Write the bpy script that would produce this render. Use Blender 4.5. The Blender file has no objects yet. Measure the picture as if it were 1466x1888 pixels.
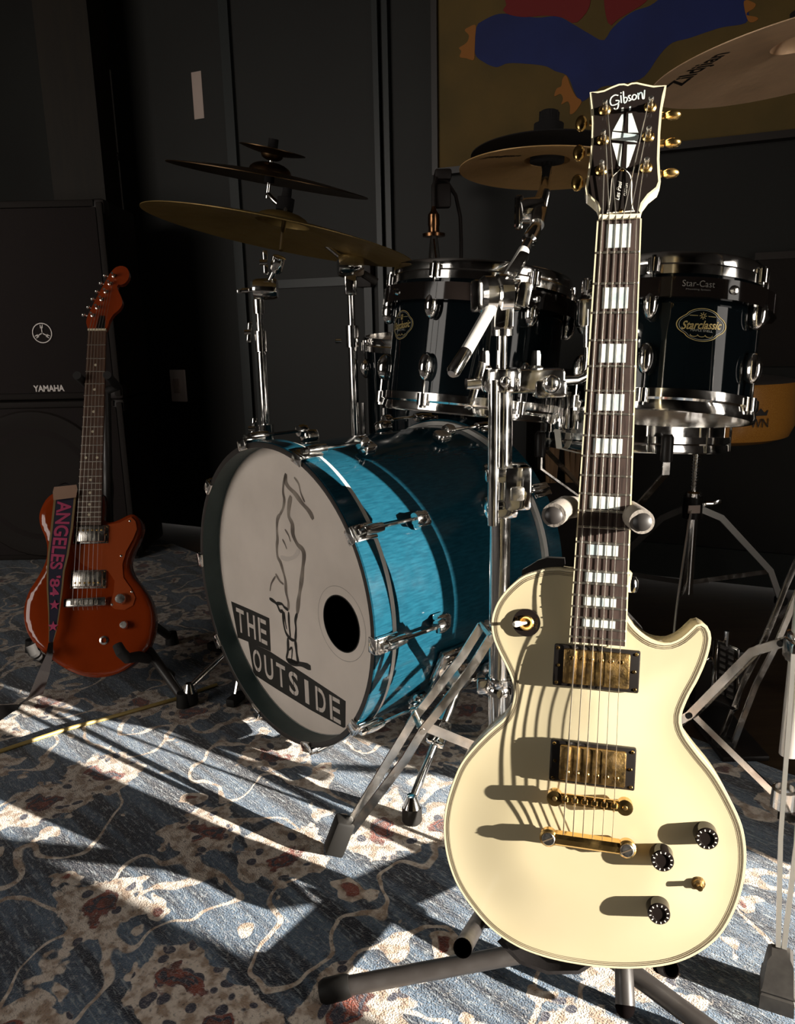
import bpy, bmesh, math, random
from mathutils import Vector, Matrix
from mathutils.geometry import delaunay_2d_cdt
random.seed(7)
V = Vector
SC = bpy.context.scene
COL = SC.collection
PI = math.pi

# ------------------------------------------------------------------ camera
W, H, F = 1466.0, 1888.0, 1435.0
PITCH, ROLL, CH = 0.23198, -0.02048, 0.80766
fw = V((0, math.cos(PITCH), -math.sin(PITCH)))
_u0 = V((1, 0, 0)).cross(fw)
RT = V((1, 0, 0)) * math.cos(ROLL) + _u0 * math.sin(ROLL)
UP = _u0 * math.cos(ROLL) - V((1, 0, 0)) * math.sin(ROLL)
CAM = V((0, 0, CH))
cd = bpy.data.cameras.new('camera')
cd.sensor_fit = 'HORIZONTAL'; cd.sensor_width = 36.0
cd.lens = 36.0 * F / W
cd.clip_start = 0.02; cd.clip_end = 60
cam = bpy.data.objects.new('camera', cd)
cam.matrix_world = Matrix(((RT.x, UP.x, -fw.x, CAM.x), (RT.y, UP.y, -fw.y, CAM.y), (RT.z, UP.z, -fw.z, CAM.z), (0, 0, 0, 1)))
COL.objects.link(cam); SC.camera = cam

def ray(px, py): return RT * ((px - W / 2) / F) - UP * ((py - H / 2) / F) + fw
def at(px, py, d): return CAM + ray(px, py) * d
def onplane(px, py, p0, n):
    r = ray(px, py); return CAM + r * ((V(p0) - CAM).dot(n) / r.dot(n))
def onfloor(px, py, z=0.0): return onplane(px, py, (0, 0, z), V((0, 0, 1)))
def vert(px, py, d, z):
    p = at(px, py, d); return V((p.x, p.y, z))

# ------------------------------------------------------------------ light
SUN_DIR = V((0.846, -0.495, 0.198)).normalized()
w = bpy.data.worlds.new('world'); SC.world = w; w.use_nodes = True
wb = w.node_tree.nodes['Background']
wb.inputs[0].default_value = (1.0, 0.93, 0.85, 1); wb.inputs[1].default_value = 4.4
sl = bpy.data.lights.new('sun', 'SUN'); sl.energy = 21.0; sl.color = (1.0, 0.93, 0.82); sl.angle = math.radians(0.55)
so = bpy.data.objects.new('sun', sl); COL.objects.link(so)
so.rotation_euler = SUN_DIR.to_track_quat('Z', 'Y').to_euler(); so.location = (3, -2, 2)
SC.view_settings.view_transform = 'Standard'; SC.view_settings.look = 'None'
SC.view_settings.exposure = 0.0; SC.view_settings.gamma = 1.0
SC.view_settings.use_curve_mapping = False
# directions of the room: along the back wall (to the right) and out of it
WD = V((0.907, -0.42, 0)).normalized(); WN = V((-0.42, -0.907, 0)).normalized()
WC = 2.58
def wall(s, off, z): return WD * s - WN * (WC - off) + V((0, 0, z))   # point s along the back wall, off in front of it
def onwall(px, py, off=0.0): return onplane(px, py, wall(0, off, 0), WN)

# ------------------------------------------------------------------ materials
MATS = {}
def pm(name, col, rough=0.5, metal=0.0, coat=0.0, var=None, bump=None, spec=None, emit=None, trans=0.0, rvar=None, sheen=0):
    m = bpy.data.materials.new(name); m.use_nodes = True
    nt = m.node_tree; b = nt.nodes['Principled BSDF']
    b.inputs['Base Color'].default_value = (*col, 1); b.inputs['Roughness'].default_value = rough
    b.inputs['Metallic'].default_value = metal; b.inputs['Coat Weight'].default_value = coat
    b.inputs['Coat Roughness'].default_value = 0.04
    if spec is not None: b.inputs['Specular IOR Level'].default_value = spec
    if trans: b.inputs['Transmission Weight'].default_value = trans
    if sheen: b.inputs['Sheen Weight'].default_value = sheen
    tc = nt.nodes.new('ShaderNodeTexCoord')
    if var:
        col2, scale, stretch = var
        mp = nt.nodes.new('ShaderNodeMapping'); mp.inputs['Scale'].default_value = stretch
        nz = nt.nodes.new('ShaderNodeTexNoise'); nz.inputs['Scale'].default_value = scale; nz.inputs['Detail'].default_value = 4
        rp = nt.nodes.new('ShaderNodeValToRGB')
        rp.color_ramp.elements[0].position = 0.35; rp.color_ramp.elements[0].color = (*col, 1)
        rp.color_ramp.elements[1].position = 0.68; rp.color_ramp.elements[1].color = (*col2, 1)
        nt.links.new(tc.outputs['Object'], mp.inputs[0]); nt.links.new(mp.outputs[0], nz.inputs['Vector'])
        nt.links.new(nz.outputs['Fac'], rp.inputs[0]); nt.links.new(rp.outputs[0], b.inputs['Base Color'])
    if rvar:
        nz = nt.nodes.new('ShaderNodeTexNoise'); nz.inputs['Scale'].default_value = rvar[0]; nz.inputs['Detail'].default_value = 5
        mr = nt.nodes.new('ShaderNodeMapRange'); mr.inputs['To Min'].default_value = rough; mr.inputs['To Max'].default_value = rvar[1]
        mr.inputs['From Min'].default_value = 0.4; mr.inputs['From Max'].default_value = 0.75
        nt.links.new(tc.outputs['Object'], nz.inputs['Vector']); nt.links.new(nz.outputs['Fac'], mr.inputs[0]); nt.links.new(mr.outputs[0], b.inputs['Roughness'])
    if bump:
        nz = nt.nodes.new('ShaderNodeTexNoise'); nz.inputs['Scale'].default_value = bump[0]; nz.inputs['Detail'].default_value = 3
        bp = nt.nodes.new('ShaderNodeBump'); bp.inputs['Strength'].default_value = bump[1]; bp.inputs['Distance'].default_value = bump[2]
        nt.links.new(tc.outputs['Object'], nz.inputs['Vector']); nt.links.new(nz.outputs['Fac'], bp.inputs['Height']); nt.links.new(bp.outputs[0], b.inputs['Normal'])
    MATS[name] = m
    return m
pm('cream', (0.52, 0.45, 0.295), 0.22, coat=0.4, var=((0.49, 0.415, 0.255), 5, (1, 1, 1)))
pm('cream_binding', (0.60, 0.53, 0.36), 0.3, coat=0.4)
pm('purfling', (0.10, 0.075, 0.05), 0.4)
pm('black_gloss', (0.012, 0.009, 0.008), 0.08, coat=0.15, spec=0.3)
pm('black_plastic', (0.012, 0.010, 0.009), 0.35, spec=0.2)
pm('black_foam', (0.018, 0.016, 0.015), 0.85, bump=(220, 0.3, 0.002))
pm('grey_foam', (0.20, 0.175, 0.15), 0.75, bump=(300, 0.3, 0.002))
pm('black_tube', (0.03, 0.026, 0.024), 0.32, rvar=(40, 0.55))
pm('ebony', (0.026, 0.016, 0.013), 0.45, var=((0.060, 0.038, 0.031), 60, (6, 6, 0.5)))
pm('pearl', (0.36, 0.43, 0.45), 0.25, coat=0.3, var=((0.66, 0.68, 0.61), 70, (1, 1, 1)))
pm('bone', (0.72, 0.64, 0.46), 0.4)
pm('gold', (0.86, 0.56, 0.20), 0.17, metal=1, rvar=(60, 0.35))
pm('worn_gold', (0.46, 0.29, 0.10), 0.3, metal=1, var=((0.26, 0.175, 0.085), 160, (1, 1, 1)), rvar=(90, 0.5), bump=(500, 0.3, 0.001))
pm('nickel', (0.76, 0.72, 0.66), 0.18, metal=1, rvar=(60, 0.35))
pm('chrome', (0.86, 0.84, 0.81), 0.07, metal=1, rvar=(45, 0.22))
pm('satin', (0.84, 0.81, 0.76), 0.34, metal=0.75)
pm('worn_chrome', (0.88, 0.85, 0.81), 0.14, metal=1, var=((0.76, 0.71, 0.64), 60, (1, 1, 1)), rvar=(50, 0.32), bump=(30, 0.06, 0.002))
pm('string_steel', (0.75, 0.70, 0.62), 0.3, metal=1)
pm('white_plastic', (0.80, 0.77, 0.68), 0.3)
pm('rubber', (0.010, 0.009, 0.008), 0.65, spec=0.25)
pm('foot_grey', (0.17, 0.16, 0.15), 0.6)
pm('grey_rubber', (0.060, 0.055, 0.05), 0.6, var=((0.04, 0.036, 0.033), 60, (1, 1, 1)), spec=0.3)
pm('drum_blue', (0.0045, 0.036, 0.058), 0.12, coat=0.2, var=((0.008, 0.056, 0.085), 45, (6, 1, 6)), rvar=(30, 0.2), spec=0.35)
pm('drum_black', (0.004, 0.007, 0.009), 0.05, coat=0.1, spec=0.28)
pm('hoop_inside', (0.02, 0.045, 0.045), 0.5, var=((0.03, 0.06, 0.06), 30, (1, 1, 1)))
pm('hoop_edge', (0.03, 0.025, 0.022), 0.35)
pm('alu', (0.85, 0.83, 0.78), 0.38, metal=0.6)
pm('head_white', (0.88, 0.78, 0.69), 0.55, var=((0.76, 0.67, 0.59), 7, (1, 1, 1)), bump=(400, 0.1, 0.001))
pm('stencil_letter', (0.72, 0.64, 0.57), 0.55)
pm('stencil_black', (0.022, 0.02, 0.016), 0.6)
pm('stencil_grey', (0.15, 0.12, 0.10), 0.5, var=((0.40, 0.34, 0.28), 24, (1, 1, 1)))
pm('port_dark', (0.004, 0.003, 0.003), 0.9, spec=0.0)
pm('clear_head', (0.42, 0.33, 0.25), 0.3)
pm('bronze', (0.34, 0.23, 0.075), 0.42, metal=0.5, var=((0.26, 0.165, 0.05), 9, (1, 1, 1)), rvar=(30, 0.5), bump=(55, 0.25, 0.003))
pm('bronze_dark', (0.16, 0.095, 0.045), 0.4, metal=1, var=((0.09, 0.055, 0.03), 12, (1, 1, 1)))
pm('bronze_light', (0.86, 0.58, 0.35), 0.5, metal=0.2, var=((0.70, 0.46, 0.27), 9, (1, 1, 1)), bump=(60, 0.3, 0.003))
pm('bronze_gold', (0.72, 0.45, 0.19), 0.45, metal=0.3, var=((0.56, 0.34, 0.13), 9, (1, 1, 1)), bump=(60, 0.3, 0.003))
pm('ink', (0.012, 0.008, 0.006), 0.6)
pm('orange', (0.27, 0.036, 0.005), 0.08, coat=0.2, var=((0.23, 0.029, 0.004), 8, (1, 1, 1)))
pm('orange_clear', (0.36, 0.07, 0.02), 0.06, coat=0.3)
pm('rosewood', (0.10, 0.045, 0.022), 0.45, var=((0.06, 0.025, 0.013), 50, (6, 6, 0.6)))
pm('strap_navy', (0.016, 0.014, 0.032), 0.9, bump=(600, 0.3, 0.001))
pm('strap_pink', (0.42, 0.045, 0.12), 0.85)
pm('strap_gold', (0.20, 0.13, 0.05), 0.85)
pm('leather_tan', (0.36, 0.22, 0.15), 0.6)
pm('leather_black', (0.014, 0.012, 0.012), 0.42, bump=(160, 0.2, 0.002))
pm('wall_paint', (0.0125, 0.0125, 0.0105), 0.55, var=((0.0095, 0.0088, 0.0075), 2, (1, 1, 1)), spec=0.3)
pm('wall_trim', (0.016, 0.019, 0.018), 0.4, spec=0.4)
pm('wall_plain', (0.045, 0.038, 0.034), 0.7)
pm('wood_dark', (0.014, 0.0095, 0.0048), 0.6, var=((0.010, 0.007, 0.004), 9, (6, 6, 0.6)), spec=0.2)
pm('floor_wood', (0.055, 0.034, 0.017), 0.4, var=((0.032, 0.019, 0.010), 6, (1, 9, 1)))
pm('tan_wood', (0.30, 0.17, 0.075), 0.6, var=((0.20, 0.11, 0.05), 20, (5, 5, 0.7)))
pm('paper', (0.46, 0.36, 0.31), 0.7)
pm('switch_plate', (0.80, 0.69, 0.63), 0.45)
pm('grille', (0.010, 0.005, 0.004), 0.9, bump=(420, 0.5, 0.002))
pm('amp_vinyl', (0.014, 0.010, 0.008), 0.75, spec=0.25, bump=(160, 0.3, 0.002))
pm('badge_grey', (0.30, 0.27, 0.25), 0.4, metal=0.5)
pm('frame_dark', (0.018, 0.012, 0.009), 0.45)
pm('paint_olive', (0.135, 0.080, 0.013), 0.75, var=((0.095, 0.060, 0.009), 7, (1, 1, 1)), bump=(90, 0.2, 0.002))
pm('paint_blue', (0.010, 0.022, 0.145), 0.7, var=((0.007, 0.015, 0.10), 6, (1, 1, 1)))
pm('paint_red', (0.19, 0.006, 0.005), 0.7)
pm('paint_orange', (0.34, 0.12, 0.012), 0.7)
pm('copper', (0.30, 0.15, 0.07), 0.25, metal=1)
pm('iron', (0.015, 0.009, 0.007), 0.6)
pm('glass', (0.95, 0.9, 0.85), 0.02, trans=1.0)
pm('cable', (0.36, 0.26, 0.08), 0.4)
pm('throne_orange', (0.40, 0.16, 0.02), 0.3, coat=0.5, var=((0.52, 0.24, 0.05), 400, (1, 1, 1)))
pm('throne_top', (0.11, 0.10, 0.095), 0.9)
pm('badge_gold', (0.62, 0.48, 0.20), 0.35, metal=0.4)
pm('badge_silver', (0.50, 0.50, 0.46), 0.35, metal=0.4)
pm('text_dim', (0.20, 0.19, 0.18), 0.4)
pm('felt_black', (0.010, 0.008, 0.008), 0.95)

def rug_material():
    m = bpy.data.materials.new('rug'); m.use_nodes = True
    nt = m.node_tree; N = nt.nodes; L = nt.links; b = N['Principled BSDF']
    b.inputs['Roughness'].default_value = 0.95; b.inputs['Specular IOR Level'].default_value = 0.1
    b.inputs['Sheen Weight'].default_value = 0.35; b.inputs['Sheen Roughness'].default_value = 0.4
    tc = N.new('ShaderNodeTexCoord')
    def noise(scale, detail=3, vec=None, rough=0.5):
        n = N.new('ShaderNodeTexNoise'); n.inputs['Scale'].default_value = scale; n.inputs['Detail'].default_value = detail; n.inputs['Roughness'].default_value = rough
        L.new(vec if vec else tc.outputs['Object'], n.inputs['Vector']); return n
    def math_(op, a, bb=None, clamp=False):
        n = N.new('ShaderNodeMath'); n.operation = op; n.use_clamp = clamp
        for i, v in enumerate((a, bb)):
            if v is None: continue
            if isinstance(v, (int, float)): n.inputs[i].default_value = v
            else: L.new(v, n.inputs[i])
        return n.outputs[0]
    def step(v, lo, hi):
        n = N.new('ShaderNodeMapRange'); n.interpolation_type = 'SMOOTHSTEP'; n.inputs['From Min'].default_value = lo; n.inputs['From Max'].default_value = hi
        L.new(v, n.inputs[0]); return n.outputs[0]
    def mix(f, a, c):
        n = N.new('ShaderNodeMix'); n.data_type = 'RGBA'
        L.new(f, n.inputs[0])
        for i, v in ((6, a), (7, c)):
            if isinstance(v, tuple): n.inputs[i].default_value = (*v, 1)
            else: L.new(v, n.inputs[i])
        return n.outputs[2]
    # warped coordinates
    wn = noise(9, 2)
    ma = N.new('ShaderNodeVectorMath'); ma.operation = 'MULTIPLY_ADD'
    L.new(wn.outputs['Color'], ma.inputs[0]); ma.inputs[1].default_value = (0.07, 0.07, 0); L.new(tc.outputs['Object'], ma.inputs[2])
    wv = ma.outputs[0]
    # woven streaks
    mp = N.new('ShaderNodeMapping'); mp.inputs['Scale'].default_value = (55, 240, 1); L.new(tc.outputs['Object'], mp.inputs[0])
    streak = noise(1, 3, mp.outputs[0]).outputs['Fac']
    mp2 = N.new('ShaderNodeMapping'); mp2.inputs['Scale'].default_value = (3, 30, 1); L.new(tc.outputs['Object'], mp2.inputs[0])
    abrash = noise(1, 3, mp2.outputs[0]).outputs['Fac']
    fld = mix(step(abrash, 0.38, 0.62), (0.024, 0.029, 0.043), (0.112, 0.165, 0.235))
    fld = mix(math_('MULTIPLY', step(streak, 0.52, 0.70), 0.65), fld, (0.40, 0.45, 0.48))
    # flower cells
    vo = N.new('ShaderNodeTexVoronoi'); vo.inputs['Scale'].default_value = 4.6; vo.voronoi_dimensions = '2D'; L.new(wv, vo.inputs['Vector'])
    d = vo.outputs['Distance']
    fr = noise(24, 4, wv).outputs['Fac']
    dd = math_('ADD', d, math_('MULTIPLY', math_('SUBTRACT', fr, 0.5), 0.42))
    cream = mix(step(noise(55, 2).outputs['Fac'], 0.42, 0.62), (0.76, 0.67, 0.58), (0.40, 0.29, 0.21))
    rust = mix(step(noise(30, 2).outputs['Fac'], 0.4, 0.6), (0.26, 0.07, 0.045), (0.12, 0.045, 0.035))
    # vines: contour lines of a smooth noise
    n1 = noise(6.5, 1.0, wv).outputs['Fac']
    vine = math_('SUBTRACT', 1.0, step(math_('ABSOLUTE', math_('SUBTRACT', n1, 0.5)), 0.010, 0.017))
    n2 = noise(13, 2.5, wv).outputs['Fac']
    leaf = step(n2, 0.625, 0.64)
    leafcore = step(n2, 0.70, 0.715)
    c = mix(vine, fld, cream)
    c = mix(leaf, c, cream); c = mix(leafcore, c, rust)
    ring = math_('MULTIPLY', step(dd, 0.10, 0.12), math_('SUBTRACT', 1.0, step(dd, 0.30, 0.32)))
    c = mix(ring, c, cream)
    spots = N.new('ShaderNodeTexVoronoi'); spots.inputs['Scale'].default_value = 34; L.new(wv, spots.inputs['Vector'])
    sp = math_('MULTIPLY', math_('SUBTRACT', 1.0, step(spots.outputs['Distance'], 0.26, 0.32)), ring)
    c = mix(sp, c, (0.06, 0.06, 0.085))
    core = math_('SUBTRACT', 1.0, step(dd, 0.10, 0.12))
    c = mix(core, c, rust)
    mid = math_('MULTIPLY', step(dd, 0.05, 0.06), math_('SUBTRACT', 1.0, step(dd, 0.075, 0.085)))
    c = mix(mid, c, (0.05, 0.05, 0.07))
    # wear: pale yarn showing through and dark knots
    wear = noise(140, 4, None, 0.7).outputs['Fac']
    c = mix(math_('MULTIPLY', step(wear, 0.54, 0.70), 0.5), c, (0.55, 0.50, 0.46))
    c = mix(math_('MULTIPLY', step(math_('SUBTRACT', 1.0, wear), 0.52, 0.70), 0.7), c, (0.025, 0.022, 0.028))
    L.new(c, b.inputs['Base Color'])
    pile = math_('ADD', math_('MULTIPLY', streak, 0.5), noise(420, 3).outputs['Fac'])
    bp = N.new('ShaderNodeBump'); bp.inputs['Strength'].default_value = 0.9; bp.inputs['Distance'].default_value = 0.004
    L.new(pile, bp.inputs['Height']); L.new(bp.outputs[0], b.inputs['Normal'])
    MATS['rug'] = m
rug_material()

# ------------------------------------------------------------------ mesh builder
def frame(z, x=None):
    z = V(z).normalized()
    if x is None: x = V((1, 0, 0)) if abs(z.x) < 0.9 else V((0, 1, 0))
    x = V(x); x = (x - z * x.dot(z)).normalized(); y = z.cross(x)
    return Matrix(((x.x, y.x, z.x), (x.y, y.y, z.y), (x.z, y.z, z.z)))
def xf(loc=(0, 0, 0), z=None, x=None, rot=None):
    m = (frame(z, x) if z is not None else Matrix.Identity(3)) if rot is None else rot.to_3x3()
    return Matrix.Translation(V(loc)) @ m.to_4x4()
class B:
    def __init__(s): s.bm = bmesh.new()
    def box(s, size, M=None, bev=0.0, seg=2):
        M = M or Matrix.Identity(4)
        r = bmesh.ops.create_cube(s.bm, size=1.0, matrix=M @ Matrix.Diagonal((*size, 1)))
        if bev:
            es = list({e for v in r['verts'] for e in v.link_edges})
            bmesh.ops.bevel(s.bm, geom=es, offset=bev, segments=seg, affect='EDGES', profile=0.5)
        return s
    def lathe(s, prof, M=None, seg=24, a0=0, a1=2 * PI):
        M = M or Matrix.Identity(4); full = abs(a1 - a0 - 2 * PI) < 1e-6
        n = seg if full else seg + 1; rows = []
        for i in range(n):
            a = a0 + (a1 - a0) * i / seg
            row = []
            for (r, z) in prof:
                if r < 1e-7 and rows: row.append(rows[0][len(row)])
                else: row.append(s.bm.verts.new(M @ V((r * math.cos(a), r * math.sin(a), z))))
            rows.append(row)
        for i in range(seg):
            p, q = rows[i], rows[(i + 1) % n]
            for j in range(len(prof) - 1):
                f = [p[j], q[j], q[j + 1], p[j + 1]]
                f = [v for k, v in enumerate(f) if v not in f[:k]]
                if len(f) > 2:
                    try: s.bm.faces.new(f)
                    except ValueError: pass
        return s
    def tube(s, pts, r, seg=12, caps=True, closed=False):
        pts = [V(p) for p in pts]; n = len(pts)
        rs = r if isinstance(r, (list, tuple)) else [r] * n
        T = []
        for i in range(n):
            a = pts[(i + 1) % n] - pts[i] if (closed or i < n - 1) else pts[i] - pts[i - 1]
            c = pts[i] - pts[i - 1] if (closed or i > 0) else a
            T.append((a.normalized() + c.normalized()).normalized())
        x = frame(T[0]).col[0].copy(); rows = []
        for i in range(n):
            x = (x - T[i] * x.dot(T[i])).normalized(); y = T[i].cross(x)
            rows.append([s.bm.verts.new(pts[i] + (x * math.cos(2 * PI * k / seg) + y * math.sin(2 * PI * k / seg)) * rs[i]) for k in range(seg)])
        for i in range(n if closed else n - 1):
            p, q = rows[i], rows[(i + 1) % n]
            for k in range(seg): s.bm.faces.new((p[k], p[(k + 1) % seg], q[(k + 1) % seg], q[k]))
        if caps and not closed:
            s.bm.faces.new(rows[0][::-1]); s.bm.faces.new(rows[-1])
        return s
    def beam(s, pts, wd, th, side, closed=False):      # rectangular bar along a path; wd across "side", th normal to it
        pts = [V(p) for p in pts]; n = len(pts); rows = []
        sides = side if isinstance(side, list) else [side] * n
        for i in range(n):
            a = pts[(i + 1) % n] - pts[i] if (closed or i < n - 1) else pts[i] - pts[i - 1]
            c = pts[i] - pts[i - 1] if (closed or i > 0) else a
            t = (a.normalized() + c.normalized()).normalized()
            k = 1.0 / max(0.5, t.dot(a.normalized()))
            sd = V(sides[i]); sd = (sd - t * sd.dot(t)).normalized(); nn = t.cross(sd)
            rows.append([s.bm.verts.new(pts[i] + sd * (wd / 2 * u) + nn * (th / 2 * v_ * k)) for u, v_ in ((-1, -1), (1, -1), (1, 1), (-1, 1))])
        for i in range(n if closed else n - 1):
            p, q = rows[i], rows[(i + 1) % n]
            for k in range(4): s.bm.faces.new((p[k], p[(k + 1) % 4], q[(k + 1) % 4], q[k]))
        if not closed:
            s.bm.faces.new(rows[0][::-1]); s.bm.faces.new(rows[-1])
        return s
    def prism(s, poly, h0, h1, M=None, cap0=True):      # polygon in xy, from z=h0 to z=h1
        M = M or Matrix.Identity(4)
        a = [s.bm.verts.new(M @ V((x, y, h0))) for x, y in poly]; b = [s.bm.verts.new(M @ V((x, y, h1))) for x, y in poly]
        n = len(poly)
        s.bm.faces.new(b)
        if cap0: s.bm.faces.new(a[::-1])
        for i in range(n): s.bm.faces.new((a[i], a[(i + 1) % n], b[(i + 1) % n], b[i]))
        return s
    def ball(s, M, seg=14, rings=8):
        bmesh.ops.create_uvsphere(s.bm, u_segments=seg, v_segments=rings, radius=1.0, matrix=M); return s
    def strip(s, rows):                                 # surface from rows of points
        R = [[s.bm.verts.new(V(p)) for p in r] for r in rows]
        for i in range(len(R) - 1):
            for j in range(len(R[i]) - 1): s.bm.faces.new((R[i][j], R[i][j + 1], R[i + 1][j + 1], R[i + 1][j]))
        return s
    def mesh(s, name, inv=None, ang=35):
        bmesh.ops.recalc_face_normals(s.bm, faces=s.bm.faces)
        if inv is not None: bmesh.ops.transform(s.bm, matrix=inv, verts=s.bm.verts)
        me = bpy.data.meshes.new(name); s.bm.to_mesh(me); s.bm.free()
        for p in me.polygons: p.use_smooth = True
        me.set_sharp_from_angle(angle=math.radians(ang))
        return me
ROOTM = {}
def tag(o, label, cat, group=None):
    o['label'] = label; o['category'] = cat
    if group: o['group'] = group
    return o
def thing(name, label, cat, M, group=None):
    o = bpy.data.objects.new(name, None); o.empty_display_size = 0.05; COL.objects.link(o)
    if not isinstance(M, Matrix): M = Matrix.Translation(V(M))
    o.matrix_world = M; ROOTM[o.name] = M.copy()
    return tag(o, label, cat, group)
def put(name, me, mat, parent=None, M=None):
    if not me.materials: me.materials.append(MATS[mat])
    o = bpy.data.objects.new(name, me); COL.objects.link(o)
    if parent is not None:
        o.parent = parent; ROOTM[o.name] = ROOTM[parent.name]
    else: ROOTM[o.name] = (M or Matrix.Identity(4)).copy()
    if M is not None: o.matrix_local = M
    return o
def part(name, b, mat, parent, world=False, ang=35, label=None):   # world: the builder holds world coordinates
    inv = ROOTM[parent.name].inverted() if world else None
    o = put(name, b.mesh(name, inv, ang), mat, parent)
    if label: o['label'] = label
    return o
def solid(name, b, mat, label, cat, loc, group=None, ang=35):      # one-mesh thing, builder in world coordinates
    M = Matrix.Translation(V(loc))
    o = put(name, b.mesh(name, M.inverted(), ang), mat, None, M)
    return tag(o, label, cat, group)
def struct(name, b, mat, ang=35):
    o = put(name, b.mesh(name, None, ang), mat); o['kind'] = 'structure'; return o

def smooth_poly(pts, n, closed=True):                   # Catmull-Rom, resampled evenly
    pts = [V((p[0], p[1], 0)) for p in pts]; m = len(pts); out = []
    rng = m if closed else m - 1
    for i in range(rng):
        p0, p1, p2, p3 = (pts[(i - 1) % m], pts[i], pts[(i + 1) % m], pts[(i + 2) % m]) if closed else (pts[max(i - 1, 0)], pts[i], pts[i + 1], pts[min(i + 2, m - 1)])
        for k in range(12):
            t = k / 12
            out.append(0.5 * ((2 * p1) + (p2 - p0) * t + (2 * p0 - 5 * p1 + 4 * p2 - p3) * t * t + (3 * p1 - p0 - 3 * p2 + p3) * t ** 3))
    if closed: out.append(out[0].copy())
    else: out.append(pts[-1])
    Ls = [0]
    for i in range(1, len(out)): Ls.append(Ls[-1] + (out[i] - out[i - 1]).length)
    res = []; j = 0
    cnt = n if closed else n - 1
    for k in range(n):
        d = Ls[-1] * k / cnt
        while j < len(Ls) - 2 and Ls[j + 1] < d: j += 1
        f = (d - Ls[j]) / max(1e-9, Ls[j + 1] - Ls[j])
        q = out[j].lerp(out[j + 1], min(1, f)); res.append((q.x, q.y))
    return res
def area(p): return sum(p[i][0] * p[(i + 1) % len(p)][1] - p[(i + 1) % len(p)][0] * p[i][1] for i in range(len(p))) / 2
def inset(poly, d):
    n = len(poly); sg = 1 if area(poly) > 0 else -1; out = []
    for i in range(n):
        a = V((*poly[i - 1], 0)); c = V((*poly[(i + 1) % n], 0)); t = (c - a).normalized()
        out.append((poly[i][0] - t.y * d * sg, poly[i][1] + t.x * d * sg))
    return out
def text_mesh(body, size, bold=0.0, shear=0.0, spacing=1.0, depth=0.0):
    cu = bpy.data.curves.new('lettering', 'FONT'); cu.body = body; cu.size = size; cu.align_x = 'CENTER'; cu.align_y = 'CENTER'
    cu.offset = bold; cu.shear = shear; cu.space_character = spacing; cu.extrude = depth; cu.resolution_u = 4
    o = bpy.data.objects.new('lettering', cu); COL.objects.link(o)
    dg = bpy.context.evaluated_depsgraph_get(); me = bpy.data.meshes.new_from_object(o.evaluated_get(dg))
    bpy.data.objects.remove(o); bpy.data.curves.remove(cu)
    me.materials.clear()
    return me
def lettering(name, body, size, mat, parent, M, sx=1.0, fit=None, wrap=None, **kw):   # M places the xy plane; fit=(width,height)
    me = text_mesh(body, size, **kw)
    xs = [v.co.x for v in me.vertices]; ys = [v.co.y for v in me.vertices]
    cx, cy = (min(xs) + max(xs)) / 2, (min(ys) + max(ys)) / 2
    kx = (fit[0] / (max(xs) - min(xs))) if fit else sx; ky = (fit[1] / (max(ys) - min(ys))) if fit else 1.0
    for v in me.vertices:
        x, y, z = (v.co.x - cx) * kx, (v.co.y - cy) * ky, v.co.z
        if wrap: v.co = wrap(x, y, z)
        else: v.co = M @ V((x, y, z))
    me.name = name
    return put(name, me, mat, parent)
def link_copy(o, parent=None):
    c = o.copy(); COL.objects.link(c)
    if parent is not None: c.parent = parent
    return c
def arc(c, r, a0, a1, n, ax, ay): return [V(c) + V(ax) * (r * math.cos(a0 + (a1 - a0) * i / (n - 1))) + V(ay) * (r * math.sin(a0 + (a1 - a0) * i / (n - 1))) for i in range(n)]
Z3 = V((0, 0, 1))

# ------------------------------------------------------------------ the room
RH = 2.7
def wallbox(name, s0, s1, o0, o1, z0, z1, mat):
    b = B(); c = wall((s0 + s1) / 2, (o0 + o1) / 2, (z0 + z1) / 2)
    b.box((abs(s1 - s0), abs(o1 - o0), z1 - z0), xf(c, rot=Matrix((WD, -WN, Z3)).transposed()))
    return b
SL, SR, OF = -4.0, 1.45, 4.3       # left wall, right wall, and how far the room reaches in front of the back wall
b = B(); b.box((SR - SL + 0.4, OF + 0.4, 0.1), xf(wall((SL + SR) / 2, OF / 2, -0.05 - 0.008), rot=Matrix((WD, -WN, Z3)).transposed()))
floor = struct('floor', b, 'floor_wood')
b = B(); b.box((SR - SL + 0.4, OF + 0.4, 0.1), xf(wall((SL + SR) / 2, OF / 2, RH + 0.05), rot=Matrix((WD, -WN, Z3)).transposed()))
struct('ceiling', b, 'wall_plain')
back = struct('wall_back', wallbox('', SL - 0.2, SR + 0.2, -0.1, 0.0, 0, RH, 0), 'wall_paint')
struct('wall_left', wallbox('', SL - 0.1, SL, 0, OF, 0, RH, 0), 'wall_paint')
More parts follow.
